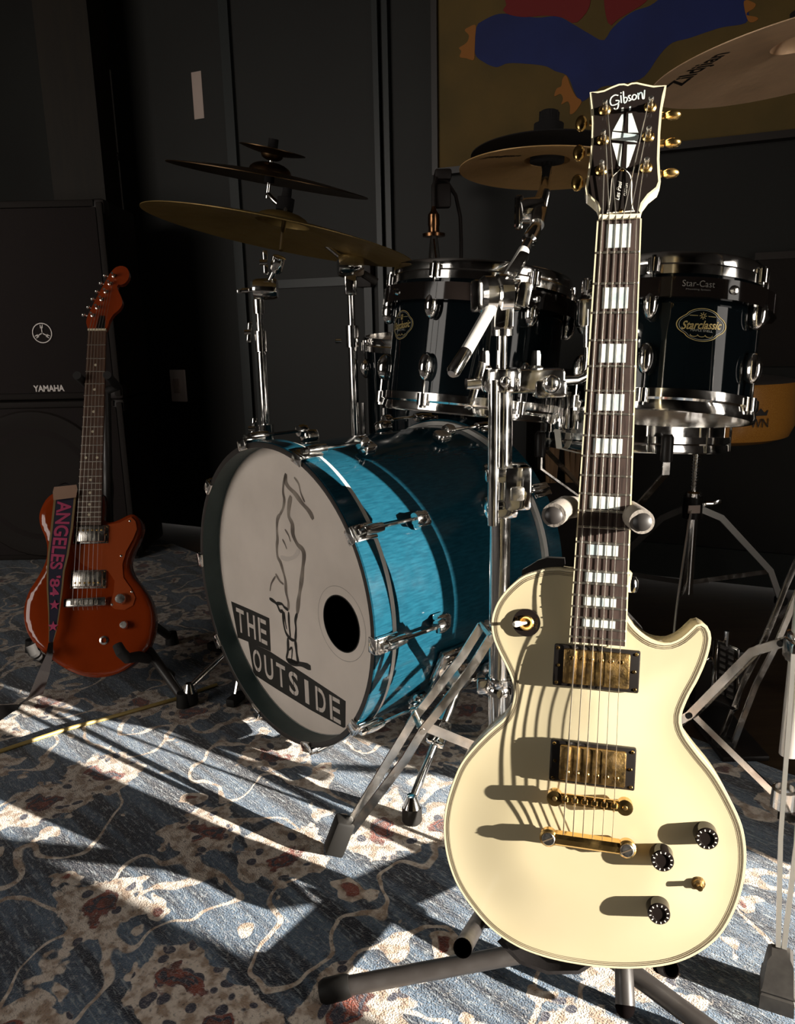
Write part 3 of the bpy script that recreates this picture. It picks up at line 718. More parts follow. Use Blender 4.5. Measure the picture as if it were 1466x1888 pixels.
# stop tailpiece
ty = -0.676
b = B(); prof = [(-0.007, -0.006), (-0.007, 0.001), (-0.004, 0.005), (0.002, 0.0055), (0.006, 0.003), (0.007, -0.006)]
M_ = MG @ Matrix(((0, 0, 1, -0.034), (1, 0, 0, ty), (0, 1, 0, -0.005), (0, 0, 0, 1))); b.prism(prof, 0, 0.068, M_); tp = part('tailpiece', b, 'gold', gt)
for s in (-1, 1):
    b = B(); b.lathe([(0.0095, 0), (0.0098, 0.008), (0.008, 0.0095), (0, 0.0095)], MG @ Matrix.Translation((s * 0.0415, ty, -0.011)), 24); part('tailpiece_ear', b, 'gold', tp)
    b = B(); b.lathe([(0.0055, -0.013), (0.0055, 0), (0.0072, 0.0), (0.0072, 0.0022), (0.0064, 0.003), (0, 0.003)], MG @ Matrix.Translation((s * 0.0415, ty, -0.0015)), 20); st_ = part('stud', b, 'nickel', tp)
    b = B(); b.box((0.0135, 0.0014, 0.0006), MG @ Matrix.Translation((s * 0.0415, ty, 0.0015)) @ Rz(0.5)); part('slot', b, 'purfling', st_)
# knobs with numbered skirts, one shaft without its knob
def knob(px, py):
    u, v = gpl(px, py, -0.008); wz = carve(u, v); M0 = MG @ Matrix.Translation((u, v, wz))
    b = B(); b.lathe([(0.0124, 0.0005), (0.0122, 0.0025), (0.0116, 0.0160), (0.0106, 0.0172), (0.0074, 0.0172), (0.0068, 0.0160), (0, 0.0158)], M0, 32); k = part('knob', b, 'black_gloss', gt)
    for i in range(12):
        a = math.radians(30 * i + 15); r = 0.0091
        b = B(); b.box((0.0010, 0.0020, 0.0003), M0 @ Matrix.Translation((r * math.cos(a), r * math.sin(a), 0.0173)) @ Rz(a - PI / 2)); part('dial_mark', b, 'white_plastic', k)
for p in ((1303, 1545), (1221, 1583), (1215, 1684)): knob(*p)
u, v = gpl(1290, 1636, -0.014); wz = carve(u, v)
b = B(); b.lathe([(0.0072, 0), (0.0072, 0.0015), (0.0058, 0.002), (0.0055, 0.005), (0.0045, 0.0055), (0.003, 0.006), (0.003, 0.0135), (0, 0.0137)], MG @ Matrix.Translation((u, v, wz)), 18); part('bare_shaft', b, 'worn_gold', gt, label='bare brass control shaft missing its knob')
# pickup selector
u, v = gpl(972, 1146, -0.020); wz = carve(u, v); M0 = MG @ Matrix.Translation((u, v, wz)) @ Ry(-0.05)
b = B(); b.lathe([(0.0155, -0.001), (0.0155, 0.0022), (0.0150, 0.0028), (0.0, 0.0028)], M0, 36); sw = part('selector_plate', b, 'black_gloss', gt)
b = B(); b.lathe([(0.0085, 0.0028), (0.0085, 0.0045), (0.0072, 0.0058), (0.0052, 0.0045), (0.0045, 0.003), (0, 0.003)], M0, 24); part('selector_nut', b, 'gold', sw)
b = B(); b.tube([M0 @ V(p) for p in ((0, 0, 0.003), (-0.004, 0, 0.010), (-0.007, 0, 0.015), (-0.010, 0, 0.020), (-0.0113, 0, 0.0222))], [0.0014, 0.002, 0.0032, 0.0036, 0.002], 12); part('selector_tip', b, 'white_plastic', sw)
lettering('selector_lettering', 'RHYTHM', 0.004, 'worn_gold', sw, M0 @ Matrix.Translation((0.0112, 0, 0.0030)) @ Rz(-PI / 2), fit=(0.0125, 0.0028))
lettering('selector_lettering', 'TREBLE', 0.004, 'worn_gold', sw, M0 @ Matrix.Translation((-0.0112, 0, 0.0030)) @ Rz(PI / 2), fit=(0.0125, 0.0028))
# strap button on the cutaway heel side and the black strap tucked behind the body
b = B(); p = gpl(1010, 1047, -0.052); b.lathe([(0.006, 0), (0.003, 0.004), (0.003, 0.008), (0.006, 0.012), (0, 0.013)], MG @ Matrix.Translation((p[0], p[1] - 0.004, -0.052)) @ Rx(-PI / 2), 14); part('strap_button', b, 'nickel', gt)
def G(u, v, w_): return GM @ (MG @ V((u, v, w_)))
b = B(); wq = [gpl(*p, -0.045) for p in ((963, 1066), (964, 1050), (978, 1042), (992, 1033), (1010, 1027), (1041, 1029), (1042, 1041), (1032, 1050), (1010, 1053), (985, 1060))]
b.prism(wq if area(wq) > 0 else wq[::-1], -0.062, -0.034, GM @ MG)
b.beam([G(-0.02, -0.36, -0.07), G(0.00, -0.40, -0.082), G(0.05, -0.45, -0.085), G(0.08, -0.62, -0.086), G(0.0, -0.74, -0.088), G(*gpl(925, 1738, -0.06), -0.066), G(*gpl(965, 1764, -0.055), -0.058), G(*gpl(1010, 1779, -0.055), -0.056), G(*gpl(1062, 1783, -0.055), -0.060), G(0.06, -0.800, -0.080)], 0.034, 0.004, GN)
solid('guitar_strap', b, 'leather_black', 'black leather strap tucked behind the cream guitar body', 'strap', G(0, -0.80, -0.086))

# ------------------------------------------------------------------ stand of the cream guitar
hub = G(0.01, -0.79, -0.11); hub.z = 0.085
gs = thing('guitar_stand', 'black tubular guitar stand holding the cream guitar', 'guitar stand', (hub.x, hub.y, 0))
tl = gpl(1021, 950, 0.035); trr = gpl(1184, 962, 0.035)
vy = (tl[1] + trr[1]) / 2
bc = G(0.0, vy + 0.012, -0.075)
b = B(); b.tube([hub, G(0.005, -0.55, -0.12), bc], 0.0125, 14); part('upright', b, 'black_tube', gs, True)
b = B(); b.tube([G(tl[0] + 0.016, vy + 0.008, -0.06), G(tl[0] + 0.022, vy + 0.010, -0.073), bc, G(trr[0] - 0.022, vy + 0.010, -0.073), G(trr[0] - 0.016, vy + 0.008, -0.06)], 0.009, 12); part('yoke', b, 'black_tube', gs, True)
for (q, s) in ((tl, 1), (trr, -1)):
    b = B(); b.tube([G(q[0] + s * 0.020, q[1] + 0.010, -0.068), G(q[0] + s * 0.010, q[1] + 0.009, -0.03), G(q[0] + s * 0.003, q[1] + 0.003, 0.01), G(q[0], q[1], 0.034)], [0.0125, 0.0132, 0.0132, 0.0128], 20); pf = part('foam_sleeve', b, 'grey_foam', gs, True)
    b = B(); b.lathe([(0, 0.0035), (0.006, 0.003), (0.0098, 0)], xf(G(q[0], q[1], 0.0345), z=GN), 20); part('end_cap', b, 'black_tube', pf, True)
lf = onfloor(640, 1818, 0.016); rf = onfloor(1330, 1915, 0.016); ff = onfloor(1152, 1868, 0.02); bf = hub + V((0.08, 0.30, 0)); bf.z = 0.016
for nm, e in (('leg', lf), ('leg', rf), ('leg', bf)):
    b = B(); b.tube([hub + V((0, 0, -0.02)), e], 0.0115, 14); lg = part(nm, b, 'black_tube', gs, True)
    d = (e - hub).normalized(); b = B(); b.tube([e - d * 0.004, e + d * 0.003, e + d * 0.028, e + d * 0.034], [0.0125, 0.0145, 0.0150, 0.012], 14); part('rubber_foot', b, 'rubber', lg, True)
# cradle: two arms reaching forward under the body
cl = gpl(872, 1708, -0.03); tipl = gpl(853, 1748, 0.045)
for s, q, t in ((-1, cl, tipl), (1, (0.095, cl[1] - 0.012), (0.10, tipl[1] - 0.006))):
    a0 = hub + V((0, 0, 0.01)); a1 = G(q[0], q[1] - 0.020, -0.085); a2 = G(q[0], q[1] - 0.018, -0.070); a3 = G(t[0], t[1], 0.045)
    if s > 0: a3 = G(t[0], q[1] - 0.012, -0.058)
    b = B(); b.tube([a0, a1, a2, a3], 0.0100, 18, caps=False); ar = part('cradle_arm', b, 'black_tube', gs, True)
    d = (a3 - a2).normalized(); b = B(); b.lathe([(0.0101, 0.0), (0.0086, 0.0005), (0.0084, -0.030), (0.0, -0.030)], xf(a3, z=d), 20); part('tube_end', b, 'port_dark', ar, True)
b = B(); b.tube([hub + V((0, 0, 0.01)), at(1150, 1778, 0.93), ff + V((0, 0, 0.012))], 0.0115, 14); c_ = part('front_tube', b, 'black_tube', gs, True)
b = B(); b.ball(xf(ff + V((0, 0, 0.008)), z=Z3) @ Matrix.Diagonal((0.0112, 0.0112, 0.0112, 1))); part('end_cap', b, 'port_dark', c_, True)
kb = G(*gpl(1163, 1077, -0.07), -0.07)
b = B(); b.lathe([(0, -0.010), (0.007, -0.009), (0.009, -0.003), (0.009, 0.004), (0.006, 0.009), (0, 0.010)], xf(kb, z=GV), 14); b.tube([kb, G(0.004, -0.40, -0.115)], 0.005, 8); part('clamp_knob', b, 'chrome', gs, True)
b = B(); b.lathe([(0.0, -0.035), (0.020, -0.035), (0.022, -0.02), (0.022, 0.025), (0.016, 0.035), (0, 0.035)], Matrix.Translation(hub), 20); part('hub', b, 'black_plastic', gs, True)

# ------------------------------------------------------------------ bass drum
DY = -0.84996; DC = V((-0.23311, 1.39359, 0)); DZ = 0.32
DM = Matrix.Translation(DC) @ Rz(DY)
bd = thing('bass_drum', 'blue bass drum with white front head stencilled with black lettering and a figure', 'drum', DM)
ML = Matrix.Translation((0, 0, DZ)) @ Rx(-PI / 2)      # lathe axis -> local +Y (backwards)
Y0, Y1 = 0.05, 0.445
def dl(name, prof, mat, par=bd, seg=96): return part(name, B().lathe(prof, ML, seg), mat, par, ang=40)
dl('shell', [(0.272, Y0), (0.2795, Y0), (0.2795, Y1), (0.272, Y1), (0.272, Y0)], 'drum_blue')
fh = dl('front_hoop', [(0.2815, 0.038), (0.2925, 0.038), (0.2925, 0.002), (0.2905, 0.0)], 'drum_blue')
dl('hoop_edge', [(0.2905, 0.0), (0.2915, -0.0006), (0.2825, -0.0006), (0.2815, 0.0)], 'hoop_edge', fh)
dl('hoop_lining', [(0.2815, 0.0), (0.2815, 0.038)], 'hoop_inside', fh)
dl('head_rim', [(0.280, 0.038), (0.2885, 0.0385), (0.2885, 0.0495), (0.280, 0.050)], 'alu')
rh = dl('rear_hoop', [(0.2815, Y1 + 0.05), (0.2905, Y1 + 0.05), (0.2925, Y1 + 0.048), (0.2925, Y1 + 0.012), (0.2815, Y1 + 0.012)], 'drum_blue')
dl('head_rim', [(0.280, Y1), (0.2885, Y1 + 0.0005), (0.2885, Y1 + 0.0115), (0.280, Y1 + 0.012)], 'alu')
dl('rear_head', [(0.0, Y1 + 0.014), (0.281, Y1 + 0.014)], 'clear_head')
# front head with an off-centre port
HY = 0.0395; PC = (0.150, -0.024); PR = 0.0525
n = 96; b = B(); rows = []
o_ = []; i_ = []
for k in range(n):
    a = 2 * PI * k / n; o_.append((0.281 * math.cos(a), 0.281 * math.sin(a)))
vs, es, fs, *_ = delaunay_2d_cdt([V(p) for p in o_] + [V((PC[0] + PR * math.cos(2 * PI * k / 48), PC[1] + PR * math.sin(2 * PI * k / 48))) for k in range(48)], [(i, (i + 1) % n) for i in range(n)] + [(n + i, n + (i + 1) % 48) for i in range(48)], [], 0, 1e-6)
vv = [b.bm.verts.new((p.x, HY, DZ + p.y)) for p in vs]
for f in fs:
    cx_ = sum(vs[i].x for i in f) / len(f); cy_ = sum(vs[i].y for i in f) / len(f)
    if math.hypot(cx_, cy_) < 0.281 and math.hypot(cx_ - PC[0], cy_ - PC[1]) > PR: b.bm.faces.new([vv[i] for i in f])
fhd = part('front_head', b, 'head_white', bd)
MF = Matrix(((1, 0, 0, 0), (0, 0, -1, HY), (0, 1, 0, DZ), (0, 0, 0, 1)))    # (x, z, out) on the head -> local
b = B(); b.lathe([(PR - 0.001, 0.0), (PR - 0.001, 0.0008), (PR + 0.0008, 0.0008), (PR + 0.0008, 0.0)], MF @ Matrix.Translation((*PC, 0)), 48); part('port_edge', b, 'stencil_black', fhd)
b = B(); b.lathe([(PR + 0.0165, 0.0002), (PR + 0.0173, 0.0002)], MF @ Matrix.Translation((*PC, 0)), 60); part('port_ring', b, 'stencil_grey', fhd)
dl('port_backing', [(0.0, 0.12), (0.24, 0.12)], 'port_dark')  # flat near-black disc inside the shell, darkens the port opening
# stencilled boxes and letters
def hpoly_(pts, wz, mat, name, par=fhd):
    p = [(x - 0.0235, z - 0.011) for x, z in pts]; p = p if area(p) > 0 else p[::-1]; b = B(); b.prism(p, 0.0001, wz, MF); return part(name, b, mat, par)
bx1 = hpoly_([(-0.222, -0.072), (-0.150, -0.070), (-0.069, -0.069), (-0.071, -0.142), (-0.140, -0.146), (-0.204, -0.151)], 0.0004, 'stencil_black', 'stencil_panel')
bx2 = hpoly_([(-0.160, -0.147), (-0.075, -0.143), (0.05, -0.152), (0.178, -0.162), (0.174, -0.216), (0.168, -0.2195), (0.060, -0.223), (-0.060, -0.221), (-0.146, -0.218)], 0.0004, 'stencil_black', 'stencil_panel')
def stencil(word, x0, x1, zc0, zc1, h, par):
    step = (x1 - x0) / len(word)
    for i, ch in enumerate(word):
        t = (i + 0.5) / len(word); x = x0 + (i + 0.5) * step; z = zc0 + (zc1 - zc0) * t
        wd = step * (0.30 if ch == 'I' else 0.72)
        lettering('stencil_letter', ch, 0.05, 'stencil_letter', par, MF @ Matrix.Translation((x, z, 0.0006)), fit=(wd, h), bold=0.0008)
        if ch in 'OSDE':
            b = B(); b.box((0.0016, h, 0.0003), MF @ Matrix.Translation((x + (0 if ch in 'OS' else -step * 0.16), z, 0.0008))); part('stencil_bridge', b, 'stencil_black', par)
stencil('THE', -0.232, -0.0995, -0.119, -0.116, 0.054, bx1)
stencil('OUTSIDE', -0.1735, 0.1435, -0.191, -0.203, 0.050, bx2)
# figure drawn on the head
DN = (DM.to_3x3() @ V((0, -1, 0))).normalized(); DMi = DM.inverted()
def hd(zx, zy):
    p = DMi @ onplane(480 + zx * 0.2277, 830 + zy * 0.2277, DM @ V((0, HY, DZ)), DN); return (p.x, p.z - DZ)
def stroke(pts, wz, mat):
    q = smooth_poly([hd(*p) for p in pts], len(pts) * 5, closed=False); b = B(); rows = []
    for i, p in enumerate(q):
        a = V(q[max(0, i - 1)]); c = V(q[min(len(q) - 1, i + 1)]); t = (c - a).normalized(); e = 0.5 + 0.5 * math.sin(PI * min(1, (i + 1) / 4, (len(q) - i) / 4) / 2)
        e *= 0.92 + 0.16 * math.sin(i * 0.45); nn = V((-t.y, t.x)) * wz * e
        rows.append([MF @ V((p[0] + nn.x, p[1] + nn.y, 0.0004)), MF @ V((p[0] - nn.x, p[1] - nn.y, 0.0004))])
    b.strip(rows); part('figure_stroke', b, mat, fhd)
for pts, wz, mt in (([(210, 190), (190, 270), (185, 340), (195, 400), (185, 470), (160, 520)], 0.0022, 'stencil_grey'), ([(160, 520), (140, 560), (135, 640), (140, 720), (135, 780), (140, 860), (165, 910), (185, 980), (205, 1060), (210, 1150), (228, 1230), (228, 1290)], 0.0025, 'stencil_grey'),
    ([(210, 190), (205, 250), (230, 300), (280, 350), (340, 430), (400, 500), (430, 560)], 0.0032, 'stencil_grey'), ([(275, 220), (310, 270), (330, 350), (360, 420)], 0.0014, 'stencil_grey'),
    ([(250, 370), (235, 440), (230, 530), (260, 600), (265, 680), (300, 760), (340, 800), (355, 850), (345, 950), (335, 1050), (320, 1150), (310, 1220), (300, 1320)], 0.0034, 'stencil_grey'), ([(300, 1320), (285, 1380), (290, 1450), (285, 1540)], 0.0022, 'stencil_black'),
    ([(165, 865), (220, 880), (280, 860), (315, 800)], 0.0028, 'stencil_letter'), ([(200, 640), (230, 690), (245, 740)], 0.0013, 'stencil_grey'), ([(180, 720), (200, 760), (215, 800)], 0.0013, 'stencil_grey'),
    ([(125, 1000), (160, 1060), (190, 1085)], 0.0018, 'stencil_grey'), ([(125, 1020), (90, 1080), (80, 1140)], 0.0013, 'stencil_grey'), ([(75, 1200), (130, 1240), (160, 1300), (185, 1300)], 0.0022, 'stencil_black'), ([(130, 1240), (175, 1245), (195, 1270), (228, 1295)], 0.0020, 'stencil_black'),
    ([(185, 1300), (190, 1400), (210, 1480), (250, 1530), (285, 1540)], 0.0022, 'stencil_black'), ([(230, 1310), (235, 1420), (245, 1510)], 0.0020, 'stencil_black'), ([(195, 1310), (205, 1400), (215, 1450)], 0.0012, 'stencil_black'), ([(225, 1520), (225, 1620), (215, 1690), (250, 1710), (310, 1725)], 0.0024, 'stencil_black'),
    ([(285, 1540), (295, 1640), (305, 1700), (312, 1722)], 0.0026, 'stencil_black'), ([(235, 1620), (258, 1600), (255, 1690)], 0.0013, 'stencil_black'), ([(220, 1700), (280, 1725), (340, 1735), (410, 1762)], 0.0038, 'stencil_black')): stroke(pts, wz * 1.7, mt)
# claws, rods and lugs, ten at each end
def claw_mesh():
    b = B(); b.box((0.008, 0.044, 0.030), Matrix.Translation((0.2985, 0.020, 0)), bev=0.003)
    b.box((0.020, 0.006, 0.028), Matrix.Translation((0.291, -0.0035, 0)), bev=0.002); b.lathe([(0.0, -0.022), (0.0085, -0.02), (0.010, 0.0), (0.0085, 0.018), (0.0, 0.02)], Matrix.Translation((0.304, 0.036, 0)) @ Rx(-PI / 2), 16)
    return b.mesh('claw')
def rod_mesh():
    b = B(); b.tube([(0.305, 0.012, 0), (0.305, 0.130, 0)], 0.0033, 8); b.tube([(0.305, 0.004, 0), (0.305, 0.016, 0)], 0.0052, 8); return b.mesh('tension_rod')
def lug_mesh():
    b = B(); b.box((0.024, 0.034, 0.030), Matrix.Translation((0.2925, 0.150, 0)), bev=0.008, seg=3); b.lathe([(0, -0.004), (0.011, -0.002), (0.0135, 0.008), (0.011, 0.018), (0, 0.020)], Matrix.Translation((0.305, 0.128, 0)) @ Rx(-PI / 2), 16); return b.mesh('lug')
cm, rm, lm = claw_mesh(), rod_mesh(), lug_mesh()
for k in range(10):
    for end in (0, 1):
        M_ = Matrix.Translation((0, 0, DZ)) @ Ry(-math.radians(36 * k - 2))
        if end: M_ = Matrix.Translation((0, Y1 + 0.05, 0)) @ Matrix.Translation((0, 0, DZ)) @ Ry(-math.radians(36 * k - 2)) @ Rz(PI) @ Ry(PI)
        if end: M_ = Matrix.Translation((0, Y1 + 0.05, DZ)) @ Ry(-math.radians(36 * k - 2)) @ Rx(PI)
        put('claw', cm, 'chrome', bd, M_); put('tension_rod', rm, 'chrome', bd, M_); put('lug', lm, 'chrome', bd, M_)
# spurs
def shellp(ang, y, r=0.285): return DM @ V((r * math.cos(ang), y, DZ + r * math.sin(ang)))
for s, ang, ft in ((1, math.radians(-24), V((0.014, 1.153, 0))), (-1, math.radians(204), onfloor(352, 1298))):
    o0 = shellp(ang, 0.20); rd = (o0 - (DM @ V((0, 0.20, DZ)))).normalized(); ax = (DM.to_3x3() @ V((0, 1, 0)))
    b = B(); b.box((0.075, 0.085, 0.014), xf(o0 + rd * 0.003, z=rd, x=ax), bev=0.004); br_ = part('spur_bracket', b, 'chrome', bd, True)
    b = B(); b.lathe([(0, -0.02), (0.024, -0.02), (0.027, -0.014), (0.027, 0.014), (0.024, 0.02), (0, 0.02)], xf(o0 + rd * 0.03, z=ax, x=rd), 24); part('spur_joint', b, 'chrome', br_, True)
    b = B(); b.box((0.02, 0.014, 0.03), xf(o0 + rd * 0.062 + ax * 0.03, z=rd), bev=0.003); part('spur_screw', b, 'chrome', br_, True)
    j = o0 + rd * 0.035; top = j; kn = ft + V((0, 0, 0.04)); b = B(); b.tube([top, top.lerp(kn, 0.48)], 0.0105, 12); sp1 = part('spur_leg', b, 'chrome', bd, True)
    b = B(); b.box((0.034, 0.03, 0.045), xf(top.lerp(kn, 0.48), z=(top - kn)), bev=0.005); part('spur_clamp', b, 'chrome', sp1, True)
    b = B(); b.tube([top.lerp(kn, 0.45), kn], 0.007, 12); part('spur_rod', b, 'chrome', sp1, True)
    b = B(); b.lathe([(0.0, 0.052), (0.008, 0.050), (0.013, 0.036), (0.016, 0.030)], Matrix.Translation(ft), 20); part('spur_collar', b, 'chrome', sp1, True)
    b = B(); b.lathe([(0.0165, 0.030), (0.017, 0.004), (0.014, 0.0), (0, 0.0)], Matrix.Translation(ft), 20); part('rubber_foot', b, 'rubber', sp1, True)

# ------------------------------------------------------------------ toms, snare, floor tom
def hoop_prof(R, z0, z1, cast=True):
    return [(R - 0.006, z0), (R + 0.004, z0), (R + 0.004, z0 + (z1 - z0) * 0.4), (R + 0.001, z0 + (z1 - z0) * 0.5), (R + 0.0025, z1 - 0.004), (R + 0.001, z1), (R - 0.005, z1), (R - 0.006, z0)]
def tom(name, label, loc, axis, xdir, R, h, nl, a_off, shellmat='drum_black', ring=True, headmat='clear_head', lugs=True, hoop=0.020, lugmat='chrome'):
    M0 = xf(loc, z=axis, x=xdir); t = thing(name, label, 'drum', M0)
    ci = M0.inverted() @ CAM; ac = math.atan2(ci.y, ci.x)
    part('shell', B().lathe([(R - 0.006, -h / 2), (R, -h / 2), (R, h / 2), (R - 0.006, h / 2), (R - 0.006, -h / 2)], None, 64), shellmat, t)
    for s, nm in ((1, 'top'), (-1, 'bottom')):
        pr = [(r, s * (h / 2 - 0.012 + z)) for r, z in hoop_prof(R + 0.005, 0.0, 0.012 + hoop)]
        hp_ = part(nm + '_hoop', B().lathe(pr, None, 64), 'chrome', t)
        part(nm + '_head', B().lathe([(0, s * (h / 2 + 0.003)), (R + 0.002, s * (h / 2 + 0.003)), (R + 0.003, s * (h / 2 - 0.006))], None, 64), headmat, t)
        if not lugs: continue
        b = B(); b.ball(Matrix.Translation((R + 0.008, 0, s * (h / 2 - 0.055))) @ Matrix.Diagonal((0.015, 0.0125, 0.024, 1)), 16, 10); b.tube([(R, 0, s * (h / 2 - 0.055)), (R + 0.006, 0, s * (h / 2 - 0.055))], 0.009, 10); lgm = b.mesh('lug')
        b = B(); b.tube([(R + 0.011, 0, s * (h / 2 - 0.04)), (R + 0.011, 0, s * (h / 2 + 0.006))], 0.0027, 8); b.tube([(R + 0.011, 0, s * (h / 2 + 0.004)), (R + 0.011, 0, s * (h / 2 + 0.014))], 0.0042, 8); rdm = b.mesh('tension_rod')
        b = B(); b.lathe([(0, -0.010), (0.0095, -0.010), (0.0095, 0.010), (0.0, 0.010)], Matrix.Translation((R + 0.010, 0, s * (h / 2 - 0.0005))), 14); erm = b.mesh('hoop_ear')
        for k in range(nl):
            Mk = Rz(ac + a_off + 2 * PI * k / nl)
            put('lug', lgm, lugmat, t, Mk); put('tension_rod', rdm, 'chrome', t, Mk); put('hoop_ear', erm, 'chrome', t, Mk)
    if ring:
        z0 = h / 2 - 0.034; b = B(); pts = []
        for k in range(13):
            a = ac - 1.75 + 3.5 * k / 12; pts.append((( R + 0.017) * math.cos(a), (R + 0.017) * math.sin(a), z0))
        b.beam(pts, 0.028, 0.009, Z3); rg = part('mounting_ring', b, 'black_gloss', t)
        for a in (-0.95, 0.55):
            b = B(); b.lathe([(0, 0.006), (0.005, 0.005), (0.007, 0)], xf(((R + 0.021) * math.cos(ac + a), (R + 0.021) * math.sin(ac + a), z0), z=(math.cos(ac + a), math.sin(ac + a), 0)), 12); part('bolt', b, 'chrome', rg)
    return t, M0, ac
def badge(t, ac, da, zc, R, wd, ht):
    a0 = ac + da
    def wrap(x, y, z): return V(((R + 0.0006) * math.cos(a0 + x / R), (R + 0.0006) * math.sin(a0 + x / R), zc + y))
    # scalloped outline ring
    def outline(k): 
        pts = []
        for i in range(64):
            a = 2 * PI * i / 64; x = math.cos(a); y = math.sin(a)
            e = 1 + 0.16 * max(0, abs(x) - 0.80) / 0.20 - 0.06 * math.exp(-((abs(a % PI - PI / 2) - 0.95) / 0.16) ** 2)
            pts.append((wd / 2 * x * e * k, ht / 2 * y * k))
        return pts
    for k0, k1, mt in ((1.0, 0.955, 'badge_gold'), (0.90, 0.875, 'badge_silver')):
        A, C_ = outline(k0), outline(k1); b = B(); b.strip([[wrap(*p, 0), wrap(*q, 0)] for p, q in zip(A + A[:1], C_ + C_[:1])]); bg = part('badge', b, mt, t)
    lettering('badge_lettering', 'Starclassic', 0.01, 'badge_gold', t, None, fit=(wd * 0.92, ht * 0.26), wrap=lambda x, y, z: wrap(x, y + x * 0.06, z), shear=0.35, bold=0.0002)
    lettering('badge_lettering', 'MAPLE SHELL', 0.01, 'badge_silver', t, None, fit=(wd * 0.5, ht * 0.07), wrap=lambda x, y, z: wrap(x, y - ht * 0.17, z))
    b = B()
    for i in range(8):
        a = PI / 4 * i; p = (0.0015 * math.cos(a), 0.0015 * math.sin(a) + ht * 0.27); q = (0.0052 * math.cos(a), 0.0052 * math.sin(a) + ht * 0.27)
        b.tube([wrap(*p, 0), wrap(*q, 0)], 0.0006, 5)
    for s in (-1, 1): b.tube([wrap(s * wd * 0.12, ht * 0.27, 0), wrap(s * wd * 0.3, ht * 0.27, 0)], 0.0005, 5)
    for s in (-1, 0, 1): b.tube([wrap(s * wd * 0.17 + wd * 0.085 * math.cos(PI * k / 6), -ht * 0.30 - ht * 0.06 * math.sin(PI * k / 6), 0) for k in range(7)], 0.0005, 5)
    part('badge_star', b, 'badge_gold', t)
T2 = at(1236, 642, 1.26)
t2, M2, ac2 = tom('rack_tom', 'black rack tom with chrome lugs behind the cream guitar neck', T2, V((0.105, 0.19, 1)), V((1, 0, 0)), 0.130, 0.190, 5, -0.24)
badge(t2, ac2, 0.32, 0.012, 0.130, 0.064, 0.048)
def wr2(x, y, z): a = ac2 + 0.20 + x / 0.152; return V(((0.130 + 0.0222) * math.cos(a), 0.1522 * math.sin(a), 0.190 / 2 - 0.034 + y))
rg2 = [c for c in t2.children if c.name.startswith('mounting_ring')][0]
lettering('ring_lettering', 'Star-Cast', 0.01, 'text_dim', rg2, None, fit=(0.045, 0.009), wrap=lambda x, y, z: wr2(x, y + 0.004, z))
lettering('ring_lettering', 'Mounting System', 0.01, 'text_dim', rg2, None, fit=(0.034, 0.0032), wrap=lambda x, y, z: wr2(x, y - 0.0045, z))
T1 = at(876, 640, 1.43)
t1, M1, ac1 = tom('rack_tom', 'larger black rack tom behind the chrome boom arm above the bass drum', T1, V((0.115, 0.10, 1)), V((1, 0, 0)), 0.154, 0.212, 6, -0.5)
badge(t1, ac1, -1.02, 0.02, 0.154, 0.064, 0.05)
SN = at(1166, 764, 1.66)
sn, MS, acs = tom('snare_drum', 'chrome snare drum beneath the black rack tom behind the guitar neck', SN, V((0.05, 0.10, 1)), V((1, 0, 0)), 0.188, 0.105, 10, 0.1, shellmat='chrome', ring=False, headmat='clear_head', lugs=False)
for k in range(10):
    a = acs + 0.17 + 2 * PI * k / 10; b = B(); b.tube([(0.196 * math.cos(a), 0.196 * math.sin(a), -0.07), (0.196 * math.cos(a), 0.196 * math.sin(a), 0.07)], 0.0028, 8); b.lathe([(0, -0.014), (0.007, -0.012), (0.007, 0.012), (0, 0.014)], Matrix.Translation((0.194 * math.cos(a), 0.194 * math.sin(a), 0)), 10); part('tension_rod', b, 'chrome', sn)
a = acs - 0.72
b = B(); b.box((0.03, 0.022, 0.07), Matrix.Translation((0.206 * math.cos(a), 0.206 * math.sin(a), 0)) @ Rz(a), bev=0.004); part('strainer', b, 'chrome', sn)
b = B(); b.beam([(0.214 * math.cos(a), 0.214 * math.sin(a), 0.03), (0.216 * math.cos(a), 0.216 * math.sin(a), -0.03), (0.206 * math.cos(a), 0.206 * math.sin(a), -0.072), (0.15 * math.cos(a), 0.15 * math.sin(a), -0.082)], 0.016, 0.0012, (-math.sin(a), math.cos(a), 0)); part('snare_strap', b, 'white_plastic', sn)
FT = at(806, 735, 2.02); FT.z = 0.58
ft, MFt, acf = tom('floor_tom', 'dark floor tom with pale head half hidden behind the larger rack tom', FT, V((0.0, -0.06, 1)), V((1, 0, 0)), 0.180, 0.38, 8, -1.20, ring=False, headmat='head_white')
for da in (-1.25, -0.7, 0.3, 2.2):
    a = acf + da; b = B(); b.tube([(0.198 * math.cos(a), 0.198 * math.sin(a), 0.05), (0.198 * math.cos(a), 0.198 * math.sin(a), -0.48), (0.215 * math.cos(a), 0.215 * math.sin(a), -0.575)], 0.006, 8); b.box((0.03, 0.03, 0.05), Matrix.Translation((0.193 * math.cos(a), 0.193 * math.sin(a), -0.06)) @ Rz(a), bev=0.004); part('leg', b, 'chrome', ft)

